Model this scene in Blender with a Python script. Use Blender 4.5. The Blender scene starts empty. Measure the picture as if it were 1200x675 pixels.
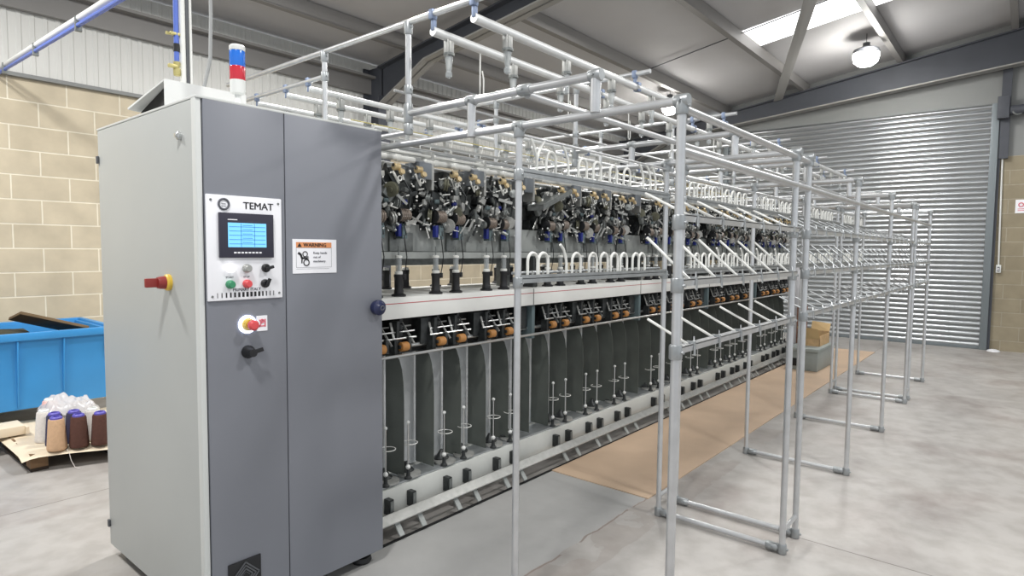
import bpy, bmesh, math, random
from mathutils import Vector, Matrix
random.seed(7)
PI = math.pi
scn = bpy.context.scene
COL = scn.collection

# ---------------------------------------------------------------- materials
def lin(c):
    return tuple(((x/12.92) if x <= .04045 else ((x+.055)/1.055)**2.4) for x in [v/255. for v in c])
MATS = {}
def mat(name, rgb, rough=.5, metal=0., noise=0., scale=8., bump=0., emit=None, estr=0., trans=0., alpha=1., spec=.5):
    m = bpy.data.materials.new(name); m.use_nodes = True
    nt = m.node_tree; b = nt.nodes['Principled BSDF']
    c = lin(rgb)
    b.inputs['Base Color'].default_value = (*c, 1)
    b.inputs['Roughness'].default_value = rough
    b.inputs['Metallic'].default_value = metal
    b.inputs['Specular IOR Level'].default_value = spec
    if trans: b.inputs['Transmission Weight'].default_value = trans
    if alpha < 1: b.inputs['Alpha'].default_value = alpha
    if emit:
        b.inputs['Emission Color'].default_value = (*lin(emit), 1); b.inputs['Emission Strength'].default_value = estr
    tc = nt.nodes.new('ShaderNodeTexCoord')
    n = nt.nodes.new('ShaderNodeTexNoise'); n.inputs['Scale'].default_value = scale; n.inputs['Detail'].default_value = 4
    nt.links.new(tc.outputs['Object'], n.inputs['Vector'])
    if noise:
        r = nt.nodes.new('ShaderNodeValToRGB')
        r.color_ramp.elements[0].position = .3; r.color_ramp.elements[1].position = .7
        r.color_ramp.elements[0].color = (*[x*(1-noise) for x in c], 1)
        r.color_ramp.elements[1].color = (*[min(1, x*(1+noise)) for x in c], 1)
        nt.links.new(n.outputs['Fac'], r.inputs['Fac']); nt.links.new(r.outputs['Color'], b.inputs['Base Color'])
    if bump:
        bp = nt.nodes.new('ShaderNodeBump'); bp.inputs['Strength'].default_value = bump; bp.inputs['Distance'].default_value = .01
        nt.links.new(n.outputs['Fac'], bp.inputs['Height']); nt.links.new(bp.outputs['Normal'], b.inputs['Normal'])
    MATS[name] = m
    return m

galv = mat('galvanised_pipe', (206, 208, 210), .33, .7, .08, 14)
pale = mat('pale_tube', (224, 226, 226), .36, .35, .05, 14)
galv_dull = mat('galvanised_dull', (166, 170, 172), .42, .7, .14, 18)
steel = mat('bright_steel', (206, 208, 208), .28, .85)
white_tube = mat('white_tube', (225, 226, 222), .4)
white_paint = mat('white_paint', (222, 224, 222), .45, 0, .03, 5)
beam_white = mat('beam_white', (216, 217, 214), .5, 0, .04, 4)
base_grey = mat('base_light_grey', (205, 207, 203), .55, 0, .06, 6)
cab_dark = mat('cabinet_dark_grey', (124, 127, 135), .42, .1, .02, 3)
cab_light = mat('cabinet_light_grey', (178, 181, 179), .45, .05, .025, 2)
cab_edge = mat('cabinet_edge', (203, 206, 204), .45)
black = mat('black_plastic', (24, 25, 28), .45)
dark = mat('dark_machine', (54, 57, 58), .4, .35, .35, 30)
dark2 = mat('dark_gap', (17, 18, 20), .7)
mgrey = mat('machine_grey', (126, 130, 129), .36, .45, .2, 30)
box_g = mat('drive_box_grey', (112, 118, 124), .4, .2, .08, 20)
plate_g = mat('plate_grey', (158, 162, 160), .45, .25, .1, 10)
mlight = mat('machine_light', (172, 173, 170), .4, .4, .12, 25)
sep_m = mat('separator_dark', (99, 104, 99), .3, .25, .12, 6)
sheet_m = mat('bright_sheet', (226, 229, 231), .35, .3, .12, 5)
blue_p = mat('blue_plastic', (30, 42, 120), .4)
navy = mat('navy_knob', (35, 42, 78), .4)
orange_r = mat('orange_rubber', (182, 128, 70), .55, 0, .12, 20)
brass = mat('brass', (196, 176, 136), .4, .35, .25, 20)
brown_m = mat('brown_metal', (128, 117, 108), .4, .4)
teal_g = mat('teal_grey', (96, 112, 116), .45, .1)
glass_t = mat('clear_tube', (190, 196, 198), .15, 0, trans=0., alpha=.45)
red_p = mat('red_plastic', (146, 52, 48), .4)
red_line = mat('red_line', (178, 78, 82), .5)
yellow_p = mat('yellow_plastic', (222, 186, 70), .45)
panel_w = mat('panel_white', (240, 241, 246), .35)
lcd = mat('lcd_blue', (120, 190, 235), .3, emit=(110, 190, 240), estr=.6)
lcd_d = mat('lcd_line', (60, 120, 175), .4, emit=(60, 120, 180), estr=.3)
bezel = mat('bezel_dark', (48, 47, 62), .35)
green_b = mat('green_button', (58, 140, 100), .35)
redb = mat('red_button', (215, 80, 84), .35)
lamp_w = mat('white_lamp', (255, 255, 255), .3, emit=(255, 255, 255), estr=1.2)
halo = mat('halo_lamp', (240, 244, 255), .3, emit=(215, 225, 255), estr=4.)
orange_s = mat('sign_orange', (222, 148, 98), .5)
ink = mat('ink_black', (26, 26, 30), .6)
ink_g = mat('ink_grey', (90, 92, 100), .6)
pink_ink = mat('pink_ink', (214, 110, 125), .6)
blue_lens = mat('blue_lens', (40, 110, 205), .2, emit=(30, 90, 200), estr=.1)
red_lens = mat('red_lens', (190, 48, 62), .2, emit=(180, 30, 50), estr=.08)
bin_blue = mat('bin_blue', (58, 142, 205), .38, 0, .06, 3)
card = mat('cardboard', (206, 176, 128), .8, 0, .08, 6)
card_d = mat('old_board', (112, 92, 66), .85, 0, .2, 5)
olive_d = mat('dark_cloth', (58, 58, 46), .9, 0, .2, 8)
canvas = mat('beige_sheet', (222, 208, 184), .8, 0, .05, 5)
wood = mat('pallet_wood', (128, 100, 72), .8, 0, .2, 9)
wood_d = mat('pallet_wood_dark', (52, 42, 34), .9, 0, .2, 9)
yarn_beige = mat('yarn_beige', (204, 168, 134), .9, 0, .06, 60, .4)
yarn_brown = mat('yarn_brown', (86, 55, 46), .9, 0, .1, 60, .4)
yarn_navy = mat('yarn_dark', (62, 60, 84), .9, 0, .1, 60, .4)
yarn_white = mat('yarn_white', (220, 214, 208), .9, 0, .05, 60, .4)
yarn_pink = mat('yarn_pink', (236, 190, 184), .9, 0, .05, 60, .4)
cone_tip = mat('cone_tip_violet', (92, 84, 176), .5)
bag_m = mat('thin_plastic', (214, 212, 214), .25, 0, .05, 6, alpha=.72)
crate_g = mat('crate_grey', (150, 158, 156), .5, 0, .06, 8)
rope = mat('kraft', (196, 164, 122), .85, 0, .12, 20)
air_blue = mat('air_pipe_blue', (86, 112, 196), .4)
dark_pipe = mat('dark_pipe', (84, 86, 90), .5)
cable_g = mat('cable_grey', (150, 152, 152), .5)
brass_y = mat('fitting_brass', (190, 180, 120), .4, .4)
roof_m = mat('roof_liner', (182, 181, 182), .7, 0, .03, 1.5)
purlin_m = mat('purlin_grey', (132, 130, 128), .55, .2)
portal_m = mat('portal_steel', (72, 75, 82), .6, .1, .08, 3)
flange_m = mat('portal_flange', (150, 149, 146), .55, .1)
clad_grey = mat('cladding_grey', (132, 134, 133), .6, 0, .04, 2)
sky_m = mat('rooflight', (255, 255, 255), .5, emit=(255, 255, 255), estr=2.6)
lamp_e = mat('lamp_glow', (255, 255, 255), .4, emit=(255, 252, 245), estr=60.)
lamp_b = mat('lamp_body', (90, 92, 96), .5, .3)
shutter_m = mat('shutter_steel', (166, 170, 173), .3, .8, .06, 3)
guide_m = mat('guide_steel', (120, 128, 132), .5, .3)
tan_m = mat('tan_board', (198, 173, 148), .55, 0, .08, 2.2)

def corrugated():
    m = mat('cladding_white', (212, 212, 208), .55, 0, .02, 2)
    return m
clad_white = corrugated()

def brick_mat(name, axis, c1, c2, mort, dx, dz):
    m = bpy.data.materials.new(name); m.use_nodes = True; nt = m.node_tree; b = nt.nodes['Principled BSDF']
    L = nt.links.new
    tc = nt.nodes.new('ShaderNodeTexCoord'); sp = nt.nodes.new('ShaderNodeSeparateXYZ'); cb = nt.nodes.new('ShaderNodeCombineXYZ')
    L(tc.outputs['Object'], sp.inputs[0])
    ax = nt.nodes.new('ShaderNodeMath'); ax.inputs[1].default_value = dx; L(sp.outputs[axis], ax.inputs[0])
    az = nt.nodes.new('ShaderNodeMath'); az.inputs[1].default_value = dz; L(sp.outputs['Z'], az.inputs[0])
    L(ax.outputs[0], cb.inputs[0]); L(az.outputs[0], cb.inputs[1])
    br = nt.nodes.new('ShaderNodeTexBrick')
    br.inputs['Scale'].default_value = 1; br.inputs['Brick Width'].default_value = .45; br.inputs['Row Height'].default_value = .225
    br.inputs['Mortar Size'].default_value = .007; br.inputs['Mortar Smooth'].default_value = .3
    br.inputs['Color1'].default_value = (*lin(c1), 1); br.inputs['Color2'].default_value = (*lin(c2), 1); br.inputs['Mortar'].default_value = (*lin(mort), 1)
    L(cb.outputs[0], br.inputs['Vector'])
    n = nt.nodes.new('ShaderNodeTexNoise'); n.inputs['Scale'].default_value = 5; n.inputs['Detail'].default_value = 8
    L(tc.outputs['Object'], n.inputs['Vector'])
    mx = nt.nodes.new('ShaderNodeMix'); mx.data_type = 'RGBA'; mx.blend_type = 'MULTIPLY'; mx.inputs['Factor'].default_value = .35
    rp = nt.nodes.new('ShaderNodeValToRGB'); rp.color_ramp.elements[0].color = (.55, .55, .55, 1); rp.color_ramp.elements[0].position = .3; rp.color_ramp.elements[1].position = .65
    L(n.outputs['Fac'], rp.inputs['Fac'])
    L(br.outputs['Color'], mx.inputs['A']); L(rp.outputs['Color'], mx.inputs['B']); L(mx.outputs['Result'], b.inputs['Base Color'])
    bp = nt.nodes.new('ShaderNodeBump'); bp.invert = True; bp.inputs['Strength'].default_value = .5; bp.inputs['Distance'].default_value = .01
    L(br.outputs['Fac'], bp.inputs['Height']); L(bp.outputs['Normal'], b.inputs['Normal'])
    b.inputs['Roughness'].default_value = .85
    return m
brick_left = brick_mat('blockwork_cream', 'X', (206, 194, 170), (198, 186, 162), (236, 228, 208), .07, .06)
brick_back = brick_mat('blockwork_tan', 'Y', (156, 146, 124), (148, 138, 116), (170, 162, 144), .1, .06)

def floor_mat():
    m = bpy.data.materials.new('concrete_floor'); m.use_nodes = True; nt = m.node_tree; b = nt.nodes['Principled BSDF']; L = nt.links.new
    tc = nt.nodes.new('ShaderNodeTexCoord')
    def noise(s, d, dist=0):
        n = nt.nodes.new('ShaderNodeTexNoise'); n.inputs['Scale'].default_value = s; n.inputs['Detail'].default_value = d; n.inputs['Distortion'].default_value = dist
        L(tc.outputs['Object'], n.inputs['Vector']); return n.outputs['Fac']
    def ramp(f, p0, c0, p1, c1):
        r = nt.nodes.new('ShaderNodeValToRGB'); r.color_ramp.elements[0].position = p0; r.color_ramp.elements[1].position = p1
        r.color_ramp.elements[0].color = (*lin(c0), 1); r.color_ramp.elements[1].color = (*lin(c1), 1); L(f, r.inputs['Fac']); return r.outputs['Color']
    def mix(a, bb, fac, mode='MULTIPLY'):
        x = nt.nodes.new('ShaderNodeMix'); x.data_type = 'RGBA'; x.blend_type = mode
        if isinstance(fac, float): x.inputs['Factor'].default_value = fac
        else: L(fac, x.inputs['Factor'])
        L(a, x.inputs['A'])
        if isinstance(bb, tuple): x.inputs['B'].default_value = (*lin(bb), 1)
        else: L(bb, x.inputs['B'])
        return x.outputs['Result']
    def M(op, a, bb=None, c=None):
        x = nt.nodes.new('ShaderNodeMath'); x.operation = op
        for i, v in enumerate((a, bb, c)):
            if v is None: continue
            if isinstance(v, (int, float)): x.inputs[i].default_value = v
            else: L(v, x.inputs[i])
        return x.outputs[0]
    base = ramp(noise(.9, 6, .6), .3, (162, 159, 156), .7, (183, 180, 176))
    col = mix(base, ramp(noise(7, 8), .35, (228, 226, 224), .6, (255, 255, 255)), .7)
    col = mix(col, ramp(noise(1.3, 6, .8), .34, (205, 193, 190), .52, (255, 255, 255)), .5)
    sp = nt.nodes.new('ShaderNodeSeparateXYZ'); L(tc.outputs['Object'], sp.inputs[0]); X, Y = sp.outputs['X'], sp.outputs['Y']
    wob = M('MULTIPLY_ADD', noise(6, 6), .06, -.03)
    Yw = M('ADD', Y, wob)
    # smoother bluish-grey strip of screed next to the machine, in front of the tan boards
    strip = M('MULTIPLY', M('MULTIPLY', M('GREATER_THAN', Yw, -.62), M('LESS_THAN', Y, .10)), M('LESS_THAN', X, 3.0))
    scol = ramp(noise(1.6, 5), .3, (158, 159, 159), .7, (178, 179, 178))
    col = mix(col, scol, M('MULTIPLY', strip, .75), 'MIX')
    stain = M('MULTIPLY', M('MULTIPLY', M('LESS_THAN', M('ABSOLUTE', M('ADD', Yw, .74)), .11), M('LESS_THAN', X, 4.5)), M('GREATER_THAN', noise(2.1, 6), .5))
    col = mix(col, (146, 134, 126), M('MULTIPLY', stain, .3), 'MIX')
    # broken dirty edge of the strip
    edge = M('LESS_THAN', M('ABSOLUTE', M('ADD', Yw, .63)), M('MULTIPLY', M('GREATER_THAN', noise(4, 6), .40), .006))
    col = mix(col, (128, 112, 104), M('MULTIPLY', edge, .7), 'MIX')
    # saw-cut joints
    def joint(v, p, w): return M('LESS_THAN', M('ABSOLUTE', M('SUBTRACT', v, p)), w)
    j = M('MULTIPLY', joint(X, 2.47, .0045), M('LESS_THAN', Y, -1.45))
    j = M('MAXIMUM', j, M('MULTIPLY', joint(Y, 2.04, .005), M('LESS_THAN', X, .9)))
    j = M('MAXIMUM', j, M('MULTIPLY', joint(X, 8.6, .005), M('LESS_THAN', Y, -.7)))
    col = mix(col, (104, 98, 92), M('MULTIPLY', j, .65), 'MIX')
    L(col, b.inputs['Base Color'])
    b.inputs['Roughness'].default_value = .5
    rr = M('MULTIPLY_ADD', noise(1.4, 5), .35, .28); L(rr, b.inputs['Roughness'])
    bp = nt.nodes.new('ShaderNodeBump'); bp.inputs['Strength'].default_value = .12; bp.inputs['Distance'].default_value = .01
    L(noise(25, 6), bp.inputs['Height']); L(bp.outputs['Normal'], b.inputs['Normal'])
    return m
floor_m = floor_mat()

# ---------------------------------------------------------------- mesh helper
def basis(d):
    d = Vector(d).normalized()
    up = Vector((0, 0, 1)) if abs(d.z) < .9 else Vector((1, 0, 0))
    a = up.cross(d).normalized(); b = d.cross(a)
    return a, b, d
class MB:
    def __init__(s): s.v = []; s.f = []
    def add(s, vs, fs):
        o = len(s.v); s.v += [Vector(v) for v in vs]; s.f += [tuple(i+o for i in f) for f in fs]; return s
    def box(s, x0, x1, y0, y1, z0, z1, bev=0):
        return s.obox(((x0+x1)/2, (y0+y1)/2, (z0+z1)/2), (abs(x1-x0), abs(y1-y0), abs(z1-z0)), None, bev)
    def obox(s, c, size, rot=None, bev=0):
        bm = bmesh.new(); bmesh.ops.create_cube(bm, size=1)
        for v in bm.verts: v.co = Vector((v.co.x*size[0], v.co.y*size[1], v.co.z*size[2]))
        if bev: bmesh.ops.bevel(bm, geom=bm.edges[:], offset=min(bev, min(size)*.45), segments=2, profile=.6, affect='EDGES')
        R = rot or Matrix.Identity(3)
        bm.verts.index_update()
        s.add([R @ v.co + Vector(c) for v in bm.verts], [[v.index for v in f.verts] for f in bm.faces]); bm.free(); return s
    def bar(s, p0, p1, w, h, bev=0):
        a, b, d = basis(Vector(p1)-Vector(p0)); R = Matrix((a, b, d)).transposed()
        return s.obox((Vector(p0)+Vector(p1))/2, (w, h, (Vector(p1)-Vector(p0)).length), R, bev)
    def tube(s, p0, p1, r, n=10, r1=None):
        p0, p1 = Vector(p0), Vector(p1); a, b, d = basis(p1-p0); r1 = r if r1 is None else r1
        vs = [p + (a*math.cos(2*PI*i/n)+b*math.sin(2*PI*i/n))*q for p, q in ((p0, r), (p1, r1)) for i in range(n)]
        fs = [(i, (i+1) % n, n+(i+1) % n, n+i) for i in range(n)] + [tuple(range(n-1, -1, -1)), tuple(range(n, 2*n))]
        return s.add(vs, fs)
    def path(s, pts, r, n=8):
        pts = [Vector(p) for p in pts]; vs = []; fs = []; a = None
        for k, p in enumerate(pts):
            d = (pts[min(k+1, len(pts)-1)]-pts[max(k-1, 0)]).normalized()
            if a is None: a, b, _ = basis(d)
            else:
                a = (a - d*a.dot(d)).normalized(); b = d.cross(a)
            rr = r[k] if isinstance(r, (list, tuple)) else r
            vs += [p + (a*math.cos(2*PI*i/n)+b*math.sin(2*PI*i/n))*rr for i in range(n)]
        for k in range(len(pts)-1):
            fs += [(k*n+i, k*n+(i+1) % n, (k+1)*n+(i+1) % n, (k+1)*n+i) for i in range(n)]
        m = (len(pts)-1)*n
        fs += [tuple(range(n-1, -1, -1)), tuple(range(m, m+n))]
        return s.add(vs, fs)
    def lathe(s, prof, o, axis=(0, 0, 1), n=16):
        a, b, d = basis(axis); o = Vector(o); vs = []; fs = []
        for r, z in prof: vs += [o + d*z + (a*math.cos(2*PI*i/n)+b*math.sin(2*PI*i/n))*max(r, 1e-4) for i in range(n)]
        for k in range(len(prof)-1):
            fs += [(k*n+i, k*n+(i+1) % n, (k+1)*n+(i+1) % n, (k+1)*n+i) for i in range(n)]
        m = (len(prof)-1)*n
        fs += [tuple(range(n-1, -1, -1)), tuple(range(m, m+n))]
        return s.add(vs, fs)
    def ball(s, c, r, n=8):
        return s.lathe([(r*math.sin(PI*k/6), -r*math.cos(PI*k/6)) for k in range(7)], c, (0, 0, 1), n)
    def torus(s, c, R, r, axis=(0, 0, 1), n=20, m=6, a0=0, a1=2*PI):
        a, b, d = basis(axis); c = Vector(c); full = abs(a1-a0-2*PI) < 1e-4
        pts = [c+(a*math.cos(a0+(a1-a0)*i/n)+b*math.sin(a0+(a1-a0)*i/n))*R for i in range(n+1)]
        return s.path(pts, r, m)
    def prism(s, poly, frm, to, plane='YZ'):
        def P(u, v, w): return {'YZ': (w, u, v), 'XZ': (u, w, v), 'XY': (u, v, w)}[plane]
        n = len(poly); vs = [P(u, v, frm) for u, v in poly]+[P(u, v, to) for u, v in poly]
        fs = [(i, (i+1) % n, n+(i+1) % n, n+i) for i in range(n)]+[tuple(range(n-1, -1, -1)), tuple(range(n, 2*n))]
        return s.add(vs, fs)
    def quad(s, *p): return s.add(p, [tuple(range(len(p)))])
    def merge(s, me, T):
        return s.add([T @ v.co for v in me.vertices], [tuple(p.vertices) for p in me.polygons])
    def mesh(s, name, m, org=(0, 0, 0), smooth=35):
        o = Vector(org); me = bpy.data.meshes.new(name)
        me.from_pydata([tuple(v-o) for v in s.v], [], s.f); 
        bm = bmesh.new(); bm.from_mesh(me); bmesh.ops.recalc_face_normals(bm, faces=bm.faces[:]); bm.to_mesh(me); bm.free()
        me.materials.append(m)
        if smooth:
            for p in me.polygons: p.use_smooth = True
            me.set_sharp_from_angle(angle=math.radians(smooth))
        me.update(); return me
WL = {}
def link(o, parent=None, loc=(0, 0, 0)):
    """loc = world location (no thing here is rotated)"""
    COL.objects.link(o); WL[o.name] = Vector(loc)
    if parent is not None:
        o.parent = parent; o.location = Vector(loc)-WL[parent.name]
    else: o.location = loc
    return o
def part(name, mb, m, parent=None, org=None, smooth=35):
    org = Vector(org) if org is not None else (WL[parent.name] if parent is not None else Vector((0, 0, 0)))
    return link(bpy.data.objects.new(name, mb.mesh(name, m, org, smooth)), parent, org)
def inst(name, me, parent, loc):
    return link(bpy.data.objects.new(name, me), parent, loc)
def thing(name, label, cat, loc, group=None):
    o = bpy.data.objects.new(name, None); o.empty_display_size = .1; link(o, None, loc)
    o['label'] = label; o['category'] = cat
    if group: o['group'] = group
    return o
def tag(o, label, cat, group=None):
    o['label'] = label; o['category'] = cat
    if group: o['group'] = group
    return o
def struct(name, mb, m, parent=None, smooth=35):
    o = part(name, mb, m, parent, smooth=smooth)
    if parent is None: o['kind'] = 'structure'
    return o
def text(mb, body, size, x, y, z, align='LEFT', sx=1., facing=0, bold=0.):
    """lettering standing in the XZ plane at depth y (facing -Y), or facing -X for facing=1"""
    cu = bpy.data.curves.new('lettering', 'FONT'); cu.body = body; cu.size = size; cu.align_x = align; cu.resolution_u = 2; cu.extrude = .0006
    o = bpy.data.objects.new('lettering', cu); COL.objects.link(o)
    dg = bpy.context.evaluated_depsgraph_get(); me = bpy.data.meshes.new_from_object(o.evaluated_get(dg))
    R = Matrix.Rotation(PI/2, 4, 'X')
    if facing: R = Matrix.Rotation(-PI/2, 4, 'Z') @ R
    T = Matrix.Translation((x, y, z)) @ R @ Matrix.Diagonal((sx, 1, 1, 1))
    for k in ((0,) if not bold else (-bold, 0, bold)): mb.merge(me, Matrix.Translation((k, abs(k)*.05, k*.4)) @ T)
    bpy.data.objects.remove(o); bpy.data.meshes.remove(me); bpy.data.curves.remove(cu)
    return mb

# ---------------------------------------------------------------- the setting
WY, BX = 4.75, 11.5
def roof_z(y): return 4.10+.15*(WY-y)
struct('floor', MB().box(-7, 12, -8, 5, -.1, 0), floor_m)
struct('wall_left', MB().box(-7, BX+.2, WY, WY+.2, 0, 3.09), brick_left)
# white box-profile sheeting above the blockwork
mb = MB(); x = -7.; prof = []
while x < BX:
    prof += [(x, 0), (x+.05, 0), (x+.06, -.008), (x+.09, -.008)]; x += .1
vs = []; fs = []
for i, (px, py) in enumerate(prof): vs += [(px, WY-.02+py, 3.1), (px, WY-.02+py, 4.09)]
for i in range(len(prof)-1): fs.append((2*i, 2*i+2, 2*i+3, 2*i+1))
mb.add(vs, fs); struct('trim_1', mb, clad_white, smooth=0)
struct('trim_2', MB().box(-7, BX, WY-.05, WY, 3.07, 3.105), clad_grey)          # flashing over the blocks
# back wall with door opening y -1.95..2.4
DY0, DY1, DZ = -1.87, 2.35, 3.92
mb = MB().box(BX, BX+.2, -8, DY0-.02, 0, 3.09).box(BX, BX+.2, DY1, WY, 0, 3.09)
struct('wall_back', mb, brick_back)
mb = MB().box(BX+.01, BX+.1, -8, DY0-.02, 3.09, 6).box(BX+.01, BX+.1, DY1, WY, 3.09, 4.2).box(BX+.01, BX+.1, DY0-.02, DY1, DZ, 5.2)
struct('trim_3', mb, clad_grey)
# roof
mb = MB().add([(-7, 5, roof_z(5)), (BX+.3, 5, roof_z(5)), (BX+.3, -8, roof_z(-8)), (-7, -8, roof_z(-8)),
               (-7, 5, roof_z(5)+.1), (BX+.3, 5, roof_z(5)+.1), (BX+.3, -8, roof_z(-8)+.1), (-7, -8, roof_z(-8)+.1)],
              [(0, 1, 2, 3), (4, 5, 6, 7), (0, 1, 5, 4), (1, 2, 6, 5), (2, 3, 7, 6), (3, 0, 4, 7)])
struct('ceiling', mb, roof_m, smooth=0)
n = 4
for i, y in enumerate((3.80, 2.37, .90, -.62, -2.1, -3.55, -5.0)):
    z = roof_z(y)
    struct('trim_%d' % n, MB().box(-7, BX, y-.035, y+.035, z-.16, z-.004).box(-7, BX, y-.035, y+.05, z-.17, z-.155), purlin_m); n += 1
struct('trim_%d' % n, MB().box(-7, BX, WY-.10, WY-.03, 3.66, 3.86).box(-7, BX, WY-.2, WY-.03, 3.86, 3.89), purlin_m); n += 1          # eaves beam
# portal frames: column, haunched rafter
def portal(x0, x1, prof, foot):
    global n
    root = bpy.data.objects.new('trim_%d' % n, None); link(root, None, (x0, 4.4, 0)); root['kind'] = 'structure'; n += 1
    top = [(y, roof_z(y)-.17) for y, z in prof]
    xm = (x0+x1)/2
    part('web', MB().prism(prof+top[::-1], xm-.012, xm+.012, 'YZ'), portal_m, root, smooth=0)
    mb = MB()
    for (ya, za), (yb, zb) in zip(prof[:-1], prof[1:]):
        mb.add([(x0, ya, za), (x1, ya, za), (x1, yb, zb), (x0, yb, zb), (x0, ya, za+.02), (x1, ya, za+.02), (x1, yb, zb+.02), (x0, yb, zb+.02)],
               [(0, 1, 2, 3), (4, 5, 6, 7), (0, 1, 5, 4), (1, 2, 6, 5), (2, 3, 7, 6), (3, 0, 4, 7)])
    part('bottom_flange', mb, flange_m, root, smooth=0)
    mb = MB()
    for (ya, za), (yb, zb) in zip(top[:-1], top[1:]):
        mb.add([(x0, ya, za), (x1, ya, za), (x1, yb, zb), (x0, yb, zb), (x0, ya, za-.02), (x1, ya, za-.02), (x1, yb, zb-.02), (x0, yb, zb-.02)],
               [(0, 1, 2, 3), (4, 5, 6, 7), (0, 1, 5, 4), (1, 2, 6, 5), (2, 3, 7, 6), (3, 0, 4, 7)])
    part('top_flange', mb, portal_m, root, smooth=0)
    mb = MB().box(x0, x1, 4.70, 4.72, 0, foot).box(x0, x1, 4.38, 4.40, 0, foot-.4).box(xm-.012, xm+.012, 4.4, 4.7, 0, foot)
    part('column', mb, portal_m, root, smooth=0)
portal(4.25, 4.45, [(4.42, 3.46), (3.5, 3.90), (1.65, 4.17), (-7.5, 5.54)], 4.0)
portal(11.18, 11.38, [(4.42, 3.45), (3.6, 3.86), (2.62, 3.99), (-2.2, 4.44), (-7.5, 5.0)], 4.0)
# roof bracing flat and skylight
mb = MB().add([(5.6, -.76, 4.73), (5.65, -.92, 4.76), (11.2, 1.26, 4.42), (11.2, 1.42, 4.40), (5.6, -.76, 4.71), (5.65, -.92, 4.74), (11.2, 1.26, 4.40), (11.2, 1.42, 4.38)],
              [(0, 1, 2, 3), (4, 5, 6, 7), (0, 1, 5, 4), (1, 2, 6, 5), (2, 3, 7, 6), (3, 0, 4, 7)])
struct('trim_%d' % n, mb, flange_m, smooth=0); n += 1
mb = MB(); z = lambda y: roof_z(y)-.006
mb.add([(7.93, .90, z(.90)), (8.72, .90, z(.90)), (8.72, -5, z(-5)), (7.93, -5, z(-5))], [(0, 1, 2, 3)])
struct('window_1', mb, sky_m, smooth=0)
# roller shutter
door = bpy.data.objects.new('door_1', None); link(door, None, (BX-.05, 0, 0)); door['kind'] = 'structure'
prof = []; P = .0848
for k in range(46):
    for j in range(8):
        t = j/8; prof.append((.022*math.sin(PI*min(1, t/.85))**.8 if t < .85 else -.002, .03+P*(k+t)))
vs = []; fs = []
for dx, z0 in prof: vs += [(BX-.03-dx, DY0, z0), (BX-.03-dx, DY1, z0)]
for i in range(len(prof)-1): fs.append((2*i, 2*i+1, 2*i+3, 2*i+2))
part('shutter_curtain', MB().add(vs, fs), shutter_m, door, smooth=50)
part('bottom_bar', MB().box(BX-.055, BX-.01, DY0, DY1, 0, .05, .004), guide_m, door)
part('guide_rail', MB().box(BX-.09, BX+.0, DY0-.09, DY0+.01, 0, DZ, .004), guide_m, door)
part('guide_rail', MB().box(BX-.09, BX+.0, DY1-.01, DY1+.09, 0, DZ, .004), guide_m, door)
struct('trim_%d' % n, MB().box(BX-.07, BX-.0, DY0-.22, DY0-.10, 3.05, 4.75).box(BX-.05, BX-.0, DY0-.125, DY0-.092, 0, 3.05), portal_m); n += 1
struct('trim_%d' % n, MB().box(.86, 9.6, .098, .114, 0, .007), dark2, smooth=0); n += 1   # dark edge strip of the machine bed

# tan walkway sheet
mb = MB().box(2.40, 9.9, -.645, .10, 0, .006)
tag(part('floor_sheet', mb, tan_m, org=(6, -.3, 0)), 'long tan sheet laid on the concrete between the machine and the pipe frames', 'floor sheet')

# ---------------------------------------------------------------- control cabinet
CR = thing('control_cabinet', 'tall grey steel control cabinet with touch screen at the near end of the machine', 'control cabinet', (.42, .53, 0))
part('body', MB().box(0.004, .838, .012, 1.07, .06, 2.095, .006), cab_light, CR)
part('side_panel', MB().box(-.012, .004, .03, 1.062, .062, 2.092, .004), cab_light, CR)
part('corner_post', MB().box(-.012, .010, -.006, .034, .06, 2.098, .006), cab_edge, CR)
d1 = part('door', MB().box(.013, .337, -.012, .012, .065, 2.095, .003), cab_dark, CR)
d2 = part('door', MB().box(.341, .838, -.012, .012, .065, 2.095, .003), cab_dark, CR)
part('top_cover', MB().box(-.012, .842, -.012, 1.072, 2.094, 2.104, .003), cab_edge, CR)
for fx, fy in ((.08, .1), (.77, .07), (.08, .98), (.77, .98)):
    part('foot', MB().lathe([(.045, 0), (.05, .012), (.045, .03), (.02, .034), (.02, .062)], (fx, fy, 0)), black, CR)
# lock on door, latch on side, blue knob
k = part('lock_handle', MB().lathe([(.026, 0), (.026, .012), (.02, .022), (.016, .05)], (.168, -.012, 1.128), (0, -1, 0)).bar((.168, -.05, 1.128), (.21, -.058, 1.139), .012, .016, .003), black, d1)
k = part('knob', MB().lathe([(.032, 0), (.036, .012), (.036, .032), (.022, .042), (.018, .05), (0, .05)], (.800, -.012, 1.264), (0, -1, 0), 20), navy, d2)
part('knob_face', MB().torus((.800, -.063, 1.264), .010, .003, (0, 1, 0), 14), ink_g, k)
part('side_latch', MB().lathe([(.016, 0), (.016, .012), (.008, .016), (.008, .022)], (-.012, .125, 1.967), (-1, 0, 0)), steel, CR)
for z in (1.955, .17):
    part('side_hinge', MB().box(-.022, -.012, 1.045, 1.066, z-.018, z+.018, .004), dark_pipe, CR)
# mains isolator: yellow plate, red handle
iso = part('isolator_switch', MB().lathe([(.033, 0), (.033, .012), (.028, .018)], (-.012, .262, 1.40), (-1, 0, 0), 24), yellow_p, CR)
part('isolator_handle', MB().lathe([(.026, .016), (.025, .036), (.022, .046)], (-.012, .262, 1.40), (-1, 0, 0), 20).obox((-.078, .262, 1.40), (.05, .018, .036), None, .005), red_p, iso)
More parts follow.
